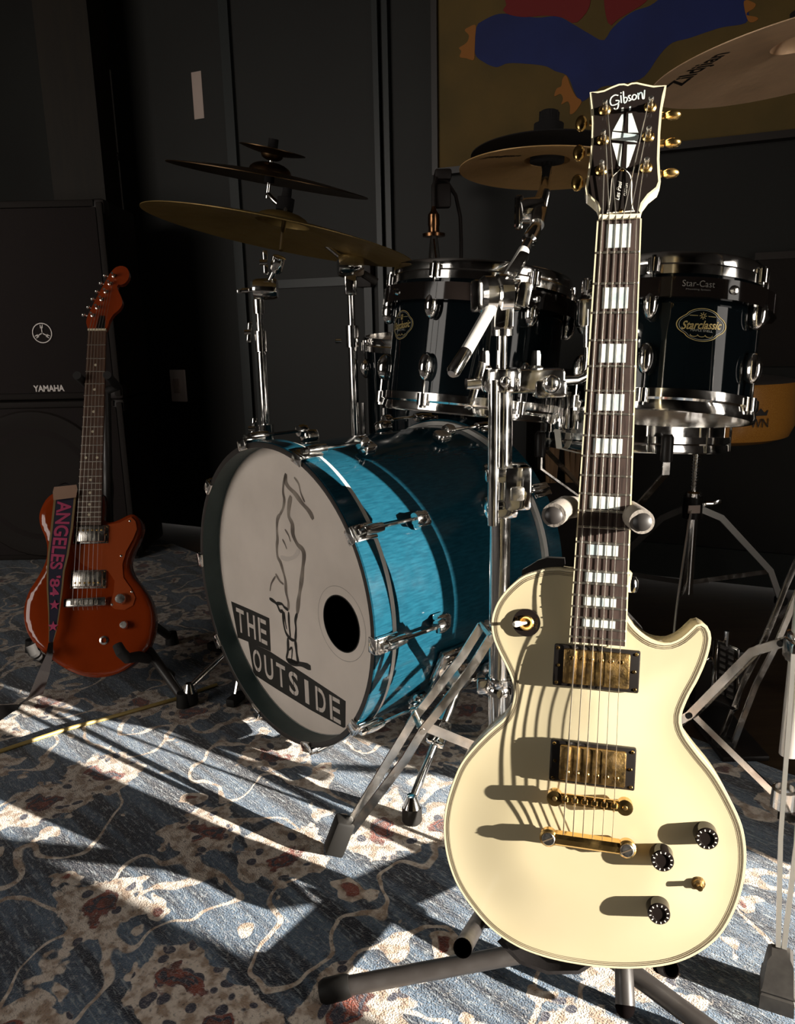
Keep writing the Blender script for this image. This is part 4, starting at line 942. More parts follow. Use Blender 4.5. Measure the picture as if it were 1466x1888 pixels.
# ------------------------------------------------------------------ cymbals
def cymbal(name, label, c, nrm, R, mat, bell=0.055, bellh=0.022, bow=0.03, flip=1, script=None, th=0.0016):
    M0 = xf(c, z=V(nrm) * flip, x=V((1, 0, 0))); t = thing(name, label, 'cymbal', M0)
    pr = [(0.006, 0)]
    for k in range(1, 6): a = k / 5 * PI / 2; pr.append((0.006 + (bell - 0.006) * math.sin(a), -bellh * (1 - math.cos(a))))
    for k in range(1, 11): s = k / 10; pr.append((bell + (R - bell) * s, -bellh - bow * (0.55 * s + 0.45 * s * s)))
    lo = [(r, z - th) for r, z in pr[::-1]]
    part('bow', B().lathe(pr + lo + [pr[0]], None, 96), mat, t, ang=50)
    if script:
        txt, r0, ang, wd, ht, tilt, side, mt = script
        def zz(r):
            s = max(0, (r - bell) / (R - bell)); return -bellh - bow * (0.55 * s + 0.45 * s * s) + (-th - 0.0006 if side < 0 else 0.0006)
        def wrap(x, y, z):
            x2 = x * math.cos(tilt) - y * math.sin(tilt); y2 = x * math.sin(tilt) + y * math.cos(tilt)
            px_, py_ = r0 * math.cos(ang) + x2, r0 * math.sin(ang) + y2
            return V((px_, py_, zz(math.hypot(px_, py_))))
        lettering('script_lettering', txt, 0.05, mt, t, None, fit=(wd, ht), wrap=lambda x, y, z: wrap(x, -y if side < 0 else y, z), shear=0.4, bold=0.001)
    return t, M0
def atY(px, py, Y): return onplane(px, py, (0, Y, 0), V((0, 1, 0)))
def wing(b, p, d, up, s=1.0):      # wing nut body at p, axis d, wings along up
    d = V(d).normalized(); b.lathe([(0, -0.008 * s), (0.0065 * s, -0.008 * s), (0.0065 * s, 0.008 * s), (0, 0.008 * s)], xf(p, z=d), 12)
    for k in (-1, 1): b.box((0.010 * s, 0.004 * s, 0.022 * s), xf(V(p) + V(up).normalized() * (0.014 * s * k) + d * 0.004 * s, z=up, x=d), bev=0.002 * s)
    return b
def leg_rails(stand, pts, nl, sep, wd, th, mat, foot=None, footmat='rubber'):
    nl = V(nl).normalized(); out_ = []
    for s in (-1, 1):
        q = [p + nl * (s * sep * (1 if i < len(pts) - 1 else 0.35)) for i, p in enumerate(pts)]
        sd = []
        for i in range(len(q)):
            a = q[min(i + 1, len(q) - 1)] - q[max(i - 1, 0)]; sd.append(a.cross(nl))
        b = B(); b.beam(q, wd, th, sd); out_.append(part('leg_rail', b, mat, stand, True))
    return out_

# left: big cymbal on a boom stand behind the bass drum
YL = 1.79
cL = at(524, 390, 1.70)
cymbal('cymbal', 'large bronze crash cymbal tilted right above the bass drum at left', cL, V((0.205, 0.03, 1)), 0.296, 'bronze', 0.06, 0.024, 0.03, script=('CUSTOM', 0.11, -2.5, 0.09, 0.02, 0.0, -1, 'leather_tan'))
ls = thing('cymbal_stand', 'chrome boom stand carrying the large left cymbal', 'cymbal stand', (atY(490, 780, YL).x, YL, 0))
def T(st, pts, r, mat='chrome', name='tube', seg=12):
    b = B(); b.tube(pts, r, seg); return part(name, b, mat, st, True)
pb = atY(490, 780, YL); base = V((pb.x, YL, 0))
zt_ = atY(485, 560, YL).z
T(ls, [base + V((0, 0, 0.10)), base + V((0, 0, atY(489, 650, YL).z))], 0.0105, name='lower_tube')
T(ls, [base + V((0, 0, atY(489, 650, YL).z)), base + V((0, 0, zt_))], 0.0078, name='upper_tube')
T(ls, [base + V((0, 0, atY(488, 610, YL).z)), base + V((0, 0, atY(488, 648, YL).z))], 0.0135, name='collar')
T(ls, [base + V((0, 0, atY(488, 552, YL).z)), base + V((0, 0, atY(488, 578, YL).z))], 0.0125, name='collar')
T(ls, [base + V((0, 0, atY(488, 782, YL).z)), base + V((0, 0, atY(488, 815, YL).z))], 0.018, name='collar')
for dx_, py_, s_ in ((-0.028, 612, 0.9), (-0.032, 790, 1.0)):
    b = B(); wing(b, base + V((dx_, 0, atY(488, py_, YL).z)), (1, 0, 0), (0.15, 0, 1), s_); part('wing_nut', b, 'chrome', ls, True)
j1 = atY(490, 533, YL); j2 = atY(512, 487, YL - 0.02); j3 = atY(518, 462, YL - 0.03)
b = B(); b.lathe([(0, -0.026), (0.02, -0.026), (0.023, -0.018), (0.023, 0.018), (0.02, 0.026), (0, 0.026)], xf(j1, z=(1, 0, 0)), 20); part('tilter', b, 'chrome', ls, True)
b = B(); wing(b, j1 + V((-0.045, 0, -0.002)), (1, 0, 0), (1, 0, 0.1), 0.9); part('wing_nut', b, 'chrome', ls, True)
T(ls, [j1, j2], 0.0065, name='boom_arm')
b = B(); b.lathe([(0, -0.018), (0.012, -0.018), (0.0145, -0.01), (0.0145, 0.016), (0, 0.018)], xf(j2, z=(j3 - j2)), 16); b.box((0.02, 0.03, 0.03), xf(j2, z=(j3 - j2)), bev=0.004); part('cymbal_tilter', b, 'chrome', ls, True)
b = B(); wing(b, j2 + V((-0.03, 0, 0.004)), (1, 0, 0), (0, 0, 1), 1.0); part('wing_nut', b, 'chrome', ls, True)
nL = V((0.205, 0.03, 1)).normalized()
T(ls, [j3, cL + nL * 0.045], 0.0052, name='cymbal_rod')
b = B(); b.lathe([(0, 0.002), (0.019, 0.002), (0.019, 0.028), (0.011, 0.030), (0.010, 0.048), (0, 0.050)], xf(cL, z=nL), 16); part('felt_nut', b, 'felt_black', ls, True)
for k in range(3):
    a = math.radians(50 + 100 * k); d = V((math.cos(a), math.sin(a), 0)) * 0.78; b = B(); b.beam([base + V((0, 0, 0.36)), base + d * 0.13 + V((0, 0, 0.22)), base + d * 0.26 + V((0, 0, 0.02))], 0.014, 0.004, Z3); b.beam([base + V((0, 0, 0.13)), base + d * 0.14 + V((0, 0, 0.20))], 0.012, 0.003, Z3); lg = part('leg', b, 'chrome', ls, True)
    b = B(); b.box((0.05, 0.022, 0.02), xf(base + d * 0.265 + V((0, 0, 0.010)), rot=Rz(a)), bev=0.004); part('rubber_foot', b, 'rubber', lg, True)

# second stand behind with the dark stack
YR = 1.98
cS = at(500, 299, 1.83); nS = V((0.19, -0.105, 1)).normalized()
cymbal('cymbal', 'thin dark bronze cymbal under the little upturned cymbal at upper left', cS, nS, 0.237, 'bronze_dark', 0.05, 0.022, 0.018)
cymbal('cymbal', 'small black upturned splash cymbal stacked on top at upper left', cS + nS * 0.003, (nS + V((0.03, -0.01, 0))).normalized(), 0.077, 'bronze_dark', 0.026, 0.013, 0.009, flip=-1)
rs_b = atY(655, 780, YR); rb = V((rs_b.x, YR, 0))
rs = thing('cymbal_stand', 'chrome straight stand with boom behind the tom at left', 'cymbal stand', rb)
T(rs, [rb + V((0, 0, 0.1)), rb + V((0, 0, atY(650, 620, YR).z))], 0.011, name='lower_tube'); T(rs, [rb + V((0, 0, 0.5)), rb + V((0, 0, atY(650, 505, YR).z))], 0.0088, name='upper_tube')
T(rs, [rb + V((0, 0, atY(650, 600, YR).z)), rb + V((0, 0, atY(650, 640, YR).z))], 0.016, name='collar')
b = B(); wing(b, rb + V((-0.035, 0, atY(650, 628, YR).z)), (1, 0, 0), (1, 0, 0), 0.9); part('wing_nut', b, 'chrome', rs, True)
k0 = atY(646, 490, YR)
b = B(); b.lathe([(0, -0.03), (0.024, -0.03), (0.028, -0.02), (0.028, 0.02), (0.024, 0.03), (0, 0.03)], xf(k0, z=(1, 0.2, 0)), 20); b.box((0.03, 0.03, 0.06), xf(k0 + V((0, 0, -0.04))), bev=0.006); part('tilter', b, 'chrome', rs, True)
e0 = atY(694, 520, YR + 0.02); e1 = at(508, 372, 1.84)
bm_ = T(rs, [e0, k0, e1, cS - nS * 0.07], 0.006, name='boom_arm'); T(rs, [e0, e0.lerp(k0, 0.5)], 0.0095, 'grey_rubber', name='counterweight')
T(rs, [cS - nS * 0.08, cS + nS * 0.050], 0.0055, name='cymbal_rod')
b = B(); b.lathe([(0, -0.045), (0.012, -0.045), (0.012, -0.024), (0, -0.024)], xf(cS, z=nS), 12); part('felt_nut', b, 'felt_black', rs, True)
b = B(); b.lathe([(0, 0.030), (0.012, 0.030), (0.012, 0.050), (0, 0.050)], xf(cS, z=nS), 12); part('felt_nut', b, 'felt_black', rs, True)
for k in range(3):
    a = math.radians(80 + 120 * k); d = V((math.cos(a), math.sin(a), 0)); b = B(); b.beam([rb + V((0, 0, 0.36)), rb + d * 0.25 + V((0, 0, 0.015))], 0.014, 0.004, Z3); b.beam([rb + V((0, 0, 0.13)), rb + d * 0.13 + V((0, 0, 0.19))], 0.012, 0.003, Z3); part('leg', b, 'chrome', rs, True)

# centre: chrome stand in front of the toms, holds the right tom and a boom cymbal
YP = 1.12
pp = atY(922, 1000, YP); P0 = V((pp.x, YP, 0))
def pz(py): return P0 + V((0, 0, atY(922, py, YP).z))
ts = thing('drum_stand', 'heavy chrome stand with boom arm and clamp in front of the black toms', 'drum stand', P0)
T(ts, [P0 + V((0, 0, 0.07)), pz(905)], 0.0155, name='base_tube', seg=24)
T(ts, [pz(940), pz(688)], 0.0162, name='middle_tube', seg=24)
T(ts, [pz(720), pz(590)], 0.0080, name='upper_tube', seg=18)
T(ts, [atY(909, 968, YP - 0.022), atY(911, 700, YP - 0.022)], 0.0080, name='side_rod', seg=18)
T(ts, [pz(619), pz(583)], 0.0155, name='collar', seg=24)
cb = atY(952, 897, YP - 0.005)
b = B(); b.box((0.040, 0.045, 0.066), xf(cb), bev=0.007); b.box((0.05, 0.05, 0.022), xf(pz(872)), bev=0.006); b.box((0.05, 0.048, 0.03), xf(pz(935)), bev=0.01); lk = part('height_clamp', b, 'chrome', ts, True)
b = B(); b.box((0.020, 0.008, 0.020), xf(cb + V((-0.002, -0.024, -0.006))), bev=0.003); part('clamp_nut', b, 'nickel', lk, True)
b = B(); b.lathe([(0.0155, -0.014), (0.0205, -0.013), (0.0205, -0.003), (0.0185, 0.0), (0.0205, 0.003), (0.0205, 0.013), (0.0155, 0.014)], xf(pz(1262)), 28); b.box((0.02, 0.014, 0.024), xf(pz(1262) + V((-0.024, -0.004, 0))), bev=0.003); part('memory_lock', b, 'chrome', ts, True)
# clamp with the arm to the right tom
mc = pz(700)
b = B(); b.lathe([(0.016, -0.016), (0.027, -0.016), (0.029, -0.012), (0.029, 0.012), (0.027, 0.016), (0.016, 0.016)], xf(mc), 28); b.box((0.085, 0.030, 0.034), xf(atY(985, 702, YP) + V((0, 0, 0.0))), bev=0.006); b.box((0.045, 0.04, 0.026), xf(atY(1012, 716, YP)), bev=0.006)
mcp = part('multi_clamp', b, 'chrome', ts, True)
b = B(); wing(b, atY(872, 708, YP - 0.02), (1, 0.2, 0), (0.3, 0, 1), 1.25); part('wing_nut', b, 'chrome', mcp, True)
for px, py in ((895, 668), (989, 668)):
    p = atY(px, py, YP); b = B(); b.lathe([(0, -0.022), (0.009, -0.022), (0.011, -0.008), (0.007, -0.004), (0.007, 0.010), (0.0055, 0.016), (0, 0.016)], xf(p), 8); part('clamp_bolt', b, 'chrome', mcp, True)
b = B(); b.ball(xf(atY(1017, 708, YP - 0.028)) @ Matrix.Diagonal((0.013, 0.010, 0.013, 1))); b.ball(xf(atY(932, 704, YP - 0.03)) @ Matrix.Diagonal((0.008, 0.006, 0.008, 1))); part('bolt_head', b, 'chrome', mcp, True)
T(ts, [atY(1022, 702, YP), atY(1062, 701, YP + 0.01), atY(1076, 696, YP + 0.015), atY(1083, 684, YP + 0.02), atY(1086, 660, YP + 0.02), atY(1088, 570, YP + 0.02)], 0.0066, name='tom_arm', seg=16)
b = B(); b.box((0.028, 0.03, 0.040), xf(atY(1082, 578, YP + 0.03)), bev=0.005); b.tube([atY(1086, 640, YP + 0.02), atY(1087, 600, YP + 0.02)], 0.009, 12); b.box((0.014, 0.05, 0.024), xf(atY(1100, 572, YP + 0.05)), bev=0.003); part('tom_bracket', b, 'chrome', ts, True)
# boom arm
q0 = atY(833, 690, 1.02); q1 = atY(925, 545, YP + 0.0); q2 = atY(966, 462, 1.19); q3 = atY(990, 415, 1.25); q4 = atY(1003, 352, 1.33); cC = at(1010, 270, 1.36)
b = B(); b.tube([q0.lerp(q1, 0.27), q2], 0.0085, 16); bmr = part('boom_arm', b, 'alu', ts, True, label='bright knurled boom rod')
T(ts, [q0, q0.lerp(q1, 0.03), q0.lerp(q1, 0.27)], [0.006, 0.0092, 0.0088], 'chrome', 'boom_end', 16)
ax_ = (q1 - q0).normalized(); sx_ = V((1, 0.2, 0)).normalized()
b = B(); b.lathe([(0, -0.032), (0.022, -0.032), (0.027, -0.026), (0.027, -0.012), (0.023, -0.010), (0.029, -0.006), (0.029, 0.010), (0.023, 0.014), (0.023, 0.024), (0, 0.026)], xf(q1 + V((0, 0.004, 0)), z=sx_), 28); b.box((0.03, 0.034, 0.05), xf(pz(575)), bev=0.006); part('boom_tilter', b, 'chrome', ts, True)
for sz_, of_, zz_ in (((0.020, 0.012, 0.034), (0.028, -0.018, 0.0), (0.2, 0, 1)), ((0.016, 0.014, 0.05), (0.022, 0.0, 0.04), ax_), ((0.02, 0.012, 0.045), (-0.032, 0.01, 0.0), (0, 0, 1))):
    b = B(); b.box(sz_, xf(q1 + V(of_), z=zz_), bev=0.005); part('tilter_lever', b, 'chrome', ts, True)
T(ts, [q2, q2.lerp(q3, 0.35), q2.lerp(q3, 0.4), q2.lerp(q3, 0.7), q3], [0.0075, 0.0075, 0.011, 0.011, 0.008], name='boom_joint', seg=16)
T(ts, [q3, atY(994, 385, 1.29), q4], [0.011, 0.0135, 0.009], name='cymbal_tilter', seg=16)
b = B(); b.lathe([(0, -0.02), (0.017, -0.02), (0.0195, -0.012), (0.0195, 0.012), (0.017, 0.016), (0, 0.016)], xf(atY(982, 388, 1.29), z=(1, 0.1, 0.1)), 22); b.box((0.012, 0.02, 0.05), xf(atY(1001, 380, 1.29), z=(0.2, 0, 1)), bev=0.004); part('tilter_disc', b, 'chrome', ts, True)
b = B(); b.box((0.014, 0.010, 0.052), xf(atY(957, 392, 1.29)), bev=0.005); b.tube([atY(957, 392, 1.29), atY(980, 390, 1.29)], 0.005, 10); part('tilter_wing', b, 'chrome', ts, True)
nC = V((0.04, 0.05, 1)).normalized()
T(ts, [q4, cC - nC * 0.035], 0.0085, name='cymbal_rod', seg=12)
T(ts, [cC - nC * 0.045, cC - nC * 0.008], 0.009, 'black_plastic', 'sleeve', 12)
b = B(); b.lathe([(0.009, -0.026), (0.030, -0.026), (0.030, -0.018), (0.009, -0.016)], xf(cC, z=nC), 20); part('felt_washer', b, 'felt_black', ts, True)
b = B(); b.lathe([(0, 0.004), (0.026, 0.004), (0.026, 0.030), (0.018, 0.032), (0.016, 0.050), (0.013, 0.052), (0.0, 0.052)], xf(cC + nC * 0.006, z=nC), 18); tk = part('top_nut', b, 'felt_black', ts, True)
for k in range(8):
    a = 2 * PI * k / 8; b = B(); b.box((0.003, 0.003, 0.018), xf(cC, z=nC) @ Matrix.Translation((0.016 * math.cos(a), 0.016 * math.sin(a), 0.047))); part('ridge', b, 'felt_black', tk, True)
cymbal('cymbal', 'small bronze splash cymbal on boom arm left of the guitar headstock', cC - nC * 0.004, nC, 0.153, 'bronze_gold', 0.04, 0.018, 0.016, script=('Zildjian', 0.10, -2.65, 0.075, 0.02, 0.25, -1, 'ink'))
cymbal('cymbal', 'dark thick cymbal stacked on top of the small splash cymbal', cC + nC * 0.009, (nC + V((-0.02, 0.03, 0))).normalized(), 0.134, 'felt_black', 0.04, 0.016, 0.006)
# tripod of the centre stand: double rails with a dog-leg
hubC = atY(897, 1163, YP); foot = V((-0.116, 1.068, 0)); hd_ = (foot - P0); hd_.z = 0; hd_.normalize(); nleg = V((-hd_.y, hd_.x, 0))
pix = [(897, 1163), (860, 1222), (798, 1302), (772, 1334), (742, 1384), (645, 1528)]
lp_ = [onplane(x, y, P0, nleg) for x, y in pix]
for k in range(3):
    Mk = Matrix.Translation(P0) @ Rz(k * 2 * PI / 3) @ Matrix.Translation(-P0); q = [Mk @ p for p in lp_]; nk = (Mk.to_3x3() @ nleg)
    r_ = leg_rails(ts, q, nk, 0.024, 0.014, 0.003, 'worn_chrome')
    e = q[-1]; dk = (Mk.to_3x3() @ hd_)
    b = B(); b.beam([q[3], q[3].lerp(P0 + V((0, 0, 0.14)), 0.5), P0 + V((0, 0, 0.14))], 0.016, 0.003, Z3); part('brace', b, 'worn_chrome', ts, True)
    for c_ in (q[0], q[3]):
        b = B(); b.tube([c_ - nk * 0.027, c_ + nk * 0.027], 0.0048, 10); part('rivet', b, 'nickel', ts, True)
    tt = (q[-1] - q[-2]).normalized(); fc = e + tt * 0.012
    b = B(); b.box((0.030, 0.030, 0.060), xf(V((fc.x, fc.y, 0.036)) + dk * 0.010, z=(-tt + Z3 * 0.6), x=nk), bev=0.005); fo = part('rubber_foot', b, 'rubber', ts, True)
    if k == 0:
        pf = onplane(626, 1548, V((fc.x, fc.y, 0)) - nk * 0.019, nk); xk = V((1, 0, 0.0)) - nk * nk.x; xk.normalize(); zk = (-tt + Z3 * 0.6).normalized()
        c1 = V((fc.x, fc.y, 0.036)) + dk * 0.010 - nk * 0.0162
        b = B(); b.box((0.024, 0.003, 0.040), Matrix.Translation(c1) @ frame(zk, nk.cross(zk)).to_4x4(), bev=0.001); part('foot_face', b, 'foot_grey', fo, True)
        fm = frame(-nk, nk.cross(zk) * -1).to_4x4()
        yv = zk; xv = yv.cross(-nk)
        Mtx = Matrix.Translation(c1 - nk * 0.002) @ Matrix(((xv.x, yv.x, -nk.x, 0), (xv.y, yv.y, -nk.y, 0), (xv.z, yv.z, -nk.z, 0), (0, 0, 0, 1)))
        lettering('foot_lettering', 'dw', 0.02, 'rubber', fo, ROOTM[ts.name].inverted() @ Mtx @ Matrix.Translation((0, -0.010, 0)), fit=(0.018, 0.010))

# right: stand at the frame edge with the big upper cymbal
PR_ = at(1464, 1300, 1.12); PR0 = V((PR_.x, PR_.y, 0))
es = thing('cymbal_stand', 'worn chrome tripod stand at the right edge behind the cream guitar', 'cymbal stand', PR0)
cR = at(1484, 50, 1.33); nR = V((-0.13, 0.02, 1)).normalized()
T(es, [PR0 + V((0, 0, 0.19)), PR0 + V((0, 0, 0.72))], 0.0135, 'satin', 'lower_tube', 20); T(es, [PR0 + V((0, 0, 0.7)), PR0 + V((0.02, 0.03, 1.12))], 0.0095, 'chrome', 'upper_tube', 16)
T(es, [PR0 + V((0.02, 0.03, 1.10)), cR - nR * 0.05], 0.007, 'chrome', 'boom_arm'); T(es, [cR - nR * 0.06, cR + nR * 0.04], 0.006, 'chrome', 'cymbal_rod')
b = B(); b.lathe([(0, 0.004), (0.022, 0.004), (0.022, 0.026), (0, 0.03)], xf(cR, z=nR), 14); part('felt_nut', b, 'felt_black', es, True)
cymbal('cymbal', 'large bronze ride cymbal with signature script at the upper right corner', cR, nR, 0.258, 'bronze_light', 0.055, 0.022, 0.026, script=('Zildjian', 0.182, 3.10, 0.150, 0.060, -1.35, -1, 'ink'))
hubz = onplane(1456, 1192, PR0, V((0, 1, 0))).z
fr_ = V((0.452, 0.790, 0)); d0 = fr_ - PR0; d0.z = 0; Ld = d0.length; d0.normalize()
colz = onplane(1450, 1470, PR0, V((0, 1, 0))).z
for k in range(3):
    a = -2 * PI / 3 * k; d = (Rz(a).to_3x3() @ d0); nk = V((-d.y, d.x, 0))
    hp3 = PR0 + V((0, 0, hubz)) + d * 0.022
    mid = PR0 + d * (Ld * 0.62) + V((0, 0, hubz * 0.52)); pts = [hp3, PR0 + d * (Ld * 0.25) + V((0, 0, hubz * 0.92)), mid, mid + d * 0.02 + V((0, 0, -0.02)), PR0 + d * (Ld * 0.97) + V((0, 0, 0.065))]
    leg_rails(es, pts, nk, 0.009, 0.013, 0.003 if k else 0.0055, 'worn_chrome' if k else 'satin')
    b = B(); b.beam([PR0 + V((0, 0, colz)) + d * 0.018, mid], 0.012, 0.003, nk.cross(mid - PR0)); part('brace', b, 'worn_chrome', es, True)
    for c_ in (hp3, mid):
        b = B(); b.tube([c_ - nk * 0.014, c_ + nk * 0.014], 0.0048, 10); part('rivet', b, 'rubber', es, True)
    f0 = PR0 + d * Ld; b = B(); rowsf = []
    for z_, hx, hy in ((0.0, 0.019, 0.026), (0.018, 0.0185, 0.024), (0.020, 0.0170, 0.022), (0.023, 0.0185, 0.023), (0.026, 0.0170, 0.021), (0.060, 0.014, 0.014), (0.066, 0.010, 0.010)):
        rowsf.append([f0 + nk * (hx * u_) + d * (hy * v_) + V((0, 0, z_)) for u_, v_ in ((-1, -1), (1, -1), (1, 1), (-1, 1), (-1, -1))])
    b.strip(rowsf); b.bm.faces.new([b.bm.verts.new(p) for p in rowsf[-1][:4]]); bmesh.ops.remove_doubles(b.bm, verts=b.bm.verts, dist=1e-5); part('rubber_foot', b, 'grey_rubber', es, True)
b = B(); b.lathe([(0.0135, -0.022), (0.019, -0.02), (0.019, 0.02), (0.0135, 0.022)], xf(PR0 + V((0, 0, hubz))), 20); b.box((0.03, 0.03, 0.03), xf(PR0 + V((-0.01, -0.012, hubz))), bev=0.004); part('leg_hub', b, 'worn_chrome', es, True)
b = B(); b.lathe([(0.0135, -0.016), (0.018, -0.014), (0.018, 0.014), (0.0135, 0.016)], xf(PR0 + V((0, 0, colz))), 20); part('brace_collar', b, 'worn_chrome', es, True)

# hi-hat stand legs and pedal further back on the right
YH = 1.36
hb = V((0.93, 1.50, 0)); hh = thing('hi_hat_stand', 'chrome hi-hat stand with bent legs and ribbed pedal behind the cream guitar', 'hi-hat stand', hb)
T(hh, [hb + V((0, 0, 0.05)), hb + V((0, 0, 0.90))], 0.012, 'chrome', 'tube')
for dx, dy in ((0, 0.012), (26, -0.012)):
    pts = [atY(x + dx, y, YH + dy) for x, y in ((1500, 965), (1447, 1085), (1426, 1140), (1404, 1192), (1368, 1262), (1342, 1330), (1322, 1384))]
    b = B(); b.beam(pts, 0.010, 0.005, V((1, 0, 0.5))); part('leg_rail', b, 'worn_chrome', hh, True)
b = B(); b.beam([atY(1500, 965, YH), hb + V((0, 0, 0.45))], 0.012, 0.005, Z3); part('leg_rail', b, 'worn_chrome', hh, True)
e = atY(1331, 1392, YH); b = B(); b.box((0.035, 0.03, 0.024), xf(V((e.x, e.y, 0.012))), bev=0.004); part('rubber_foot', b, 'rubber', hh, True)
for a in (20, 120, -40):
    d = V((math.cos(math.radians(a)), math.sin(math.radians(a)), 0)); b = B(); b.beam([hb + V((0, 0, 0.42)), hb + d * 0.25 + V((0, 0, 0.01))], 0.012, 0.004, Z3); part('leg_rail', b, 'worn_chrome', hh, True)
fp = at(1337, 1235, 1.55); fbq = onfloor(1330, 1345)
pd = thing('foot_pedal', 'black foot pedal with perforated footboard behind the right stand leg', 'pedal', (fp.x, fp.y, 0))
pa = at(1338, 1192, 1.62); pbv = at(1334, 1300, 1.50); dv = (pa - pbv).normalized()
Mp = xf((pa + pbv) / 2, z=V((0, -1, 0.4)) - dv * V((0, -1, 0.4)).dot(dv), x=dv.cross(V((0, -1, 0.4))))
Lp = (pa - pbv).length
b = B(); b.box((0.044, Lp, 0.008), Mp, bev=0.003); fbp = part('footboard', b, 'black_plastic', pd, True)
b = B()
for sx in (-1, 1): b.box((0.006, Lp, 0.014), Mp @ Matrix.Translation((sx * 0.024, 0, 0.002)), bev=0.002)
b.box((0.05, 0.006, 0.012), Mp @ Matrix.Translation((0, Lp / 2, 0.002)), bev=0.002); part('footboard_rim', b, 'chrome', fbp, True)
for i in range(8):
    for sx in (-1, 1):
        b = B(); b.box((0.013, 0.008, 0.004), Mp @ Matrix.Translation((sx * 0.009, Lp * (0.42 - 0.11 * i), 0.005)), bev=0.001, seg=1); part('tread', b, 'grey_rubber', fbp, True)
b = B(); b.tube([pa + V((0, 0, -0.01)), pa + V((0, 0, 0.035))], 0.006, 10); b.tube([at(1285, 1213, 1.6), at(1375, 1220, 1.6)], 0.006, 10); part('axle', b, 'chrome', pd, True)
b = B(); b.box((0.10, 0.03, pa.z - 0.02), xf((pa.x, pa.y + 0.03, (pa.z - 0.02) / 2)), bev=0.004); part('pedal_frame', b, 'black_plastic', pd, True)
b = B(); b.box((0.09, 0.20, 0.012), xf((fp.x, fp.y - 0.02, 0.006)), bev=0.004); part('base_plate', b, 'black_plastic', pd, True)

# snare stand
sb = V((SN.x - 0.02, SN.y, 0))
sst = thing('snare_stand', 'dark chrome snare stand with black rubber basket tips', 'snare stand', sb)
T(sst, [sb + V((0, 0, 0.06)), sb + V((0, 0, 0.42))], 0.012, 'chrome', 'tube')
for k, px in enumerate((1230, 1040, 1130)):
    tip = SN + (at(1230, 826, 1.455) - SN) * 1.0 if k == 0 else SN + Rz((0, -2.4, -1.25)[k]).to_3x3() @ (V((at(1230, 826, 1.455).x - SN.x, at(1230, 826, 1.455).y - SN.y, -0.05)))
    o_ = V((tip.x, tip.y, tip.z - 0.02)); b = B(); b.beam([sb + V((0, 0, 0.40)), sb.lerp(V((o_.x, o_.y, 0)), 0.45) + V((0, 0, 0.44)), o_ + V((0, 0, -0.03)), o_], 0.014, 0.004, (o_ - sb).cross(Z3)); ar_ = part('basket_arm', b, 'worn_chrome', sst, True)
    b = B(); b.lathe([(0, 0.026), (0.008, 0.026), (0.0115, 0.020), (0.0115, -0.024), (0.009, -0.026), (0, -0.026)], xf(tip), 18); part('rubber_tip', b, 'black_plastic', ar_, True)
    d = (V((o_.x, o_.y, 0)) - sb).normalized(); b = B(); b.beam([sb + V((0, 0, 0.24)), sb + d * 0.15 + V((0, 0, 0.012))], 0.014, 0.004, Z3); part('leg', b, 'worn_chrome', sst, True)

# throne
TD = 2.08
tc_ = at(1298, 752, TD); tb = V((tc_.x - 0.012, tc_.y, 0)); zt0 = at(1298, 697, TD).z; zt1 = at(1298, 806, TD).z
th_ = thing('drum_throne', 'orange sparkle drum throne with grey top on spiked tripod', 'drum throne', tb)
b = B(); b.lathe([(0, zt1), (0.180, zt1), (0.210, zt1 + 0.012), (0.222, zt1 + 0.04), (0.225, zt0 - 0.012), (0.221, zt0 - 0.003)], xf((tc_.x, tc_.y, 0)), 64); seat = part('seat_side', b, 'throne_orange', th_, True)
b = B(); b.lathe([(0.221, zt0 - 0.003), (0.19, zt0 + 0.004), (0.0, zt0 + 0.006)], xf((tc_.x, tc_.y, 0)), 48); part('seat_top', b, 'throne_top', th_, True)
aT = math.atan2(-tc_.y, -tc_.x)
def wt(x, y, z): a = aT + 0.60 + x / 0.225; return V((tc_.x + 0.2258 * math.cos(a) - tb.x, tc_.y + 0.2258 * math.sin(a) - tb.y, (zt0 + zt1) / 2 - 0.005 + y))
lettering('seat_lettering', 'WN', 0.03, 'ink', seat, None, fit=(0.05, 0.022), wrap=lambda x, y, z: wt(x, y - 0.012, z))
b = B(); q = [wt(x, y, 0) for x, y in ((-0.018, 0.006), (0.018, 0.006), (0.022, 0.020), (0.011, 0.013), (0.0, 0.024), (-0.011, 0.013), (-0.022, 0.020))]
b.bm.faces.new([b.bm.verts.new(p * 1.0) for p in q]); part('seat_emblem', b, 'ink', seat)
zA, zB, zC_ = at(1290, 842, TD).z, at(1290, 905, TD).z, at(1280, 1100, TD).z
T(th_, [tb + V((0, 0, zB - 0.03)), tb + V((0, 0, zt1))], 0.0085, 'chrome', 'post', 14)
for k in range(14):
    b = B(); z_ = zB + 0.004 + k * (zA + 0.02 - zB) / 13; b.lathe([(0.0085, -0.0022), (0.0115, -0.0008), (0.0115, 0.0008), (0.0085, 0.0022)], xf(tb + V((0, 0, z_))), 14); part('thread', b, 'chrome', th_, True)
b = B(); b.lathe([(0, -0.02), (0.019, -0.02), (0.022, -0.01), (0.022, 0.015), (0.016, 0.02), (0.0, 0.02)], xf(tb + V((0, 0, zB - 0.03))), 16); wing(b, tb + V((0.04, -0.01, zB - 0.045)), (1, 0, 0), (1, 0, 0.2), 1.2); part('collar', b, 'chrome', th_, True)
T(th_, [tb + V((0, 0, zB - 0.04)), tb + V((0, 0, zC_ - 0.03))], 0.016, 'chrome', 'tube', 16)
b = B(); b.lathe([(0, -0.03), (0.026, -0.03), (0.026, 0.03), (0, 0.03)], xf(tb + V((0, 0, at(1283, 945, TD).z))), 18); part('leg_hub', b, 'black_plastic', th_, True)
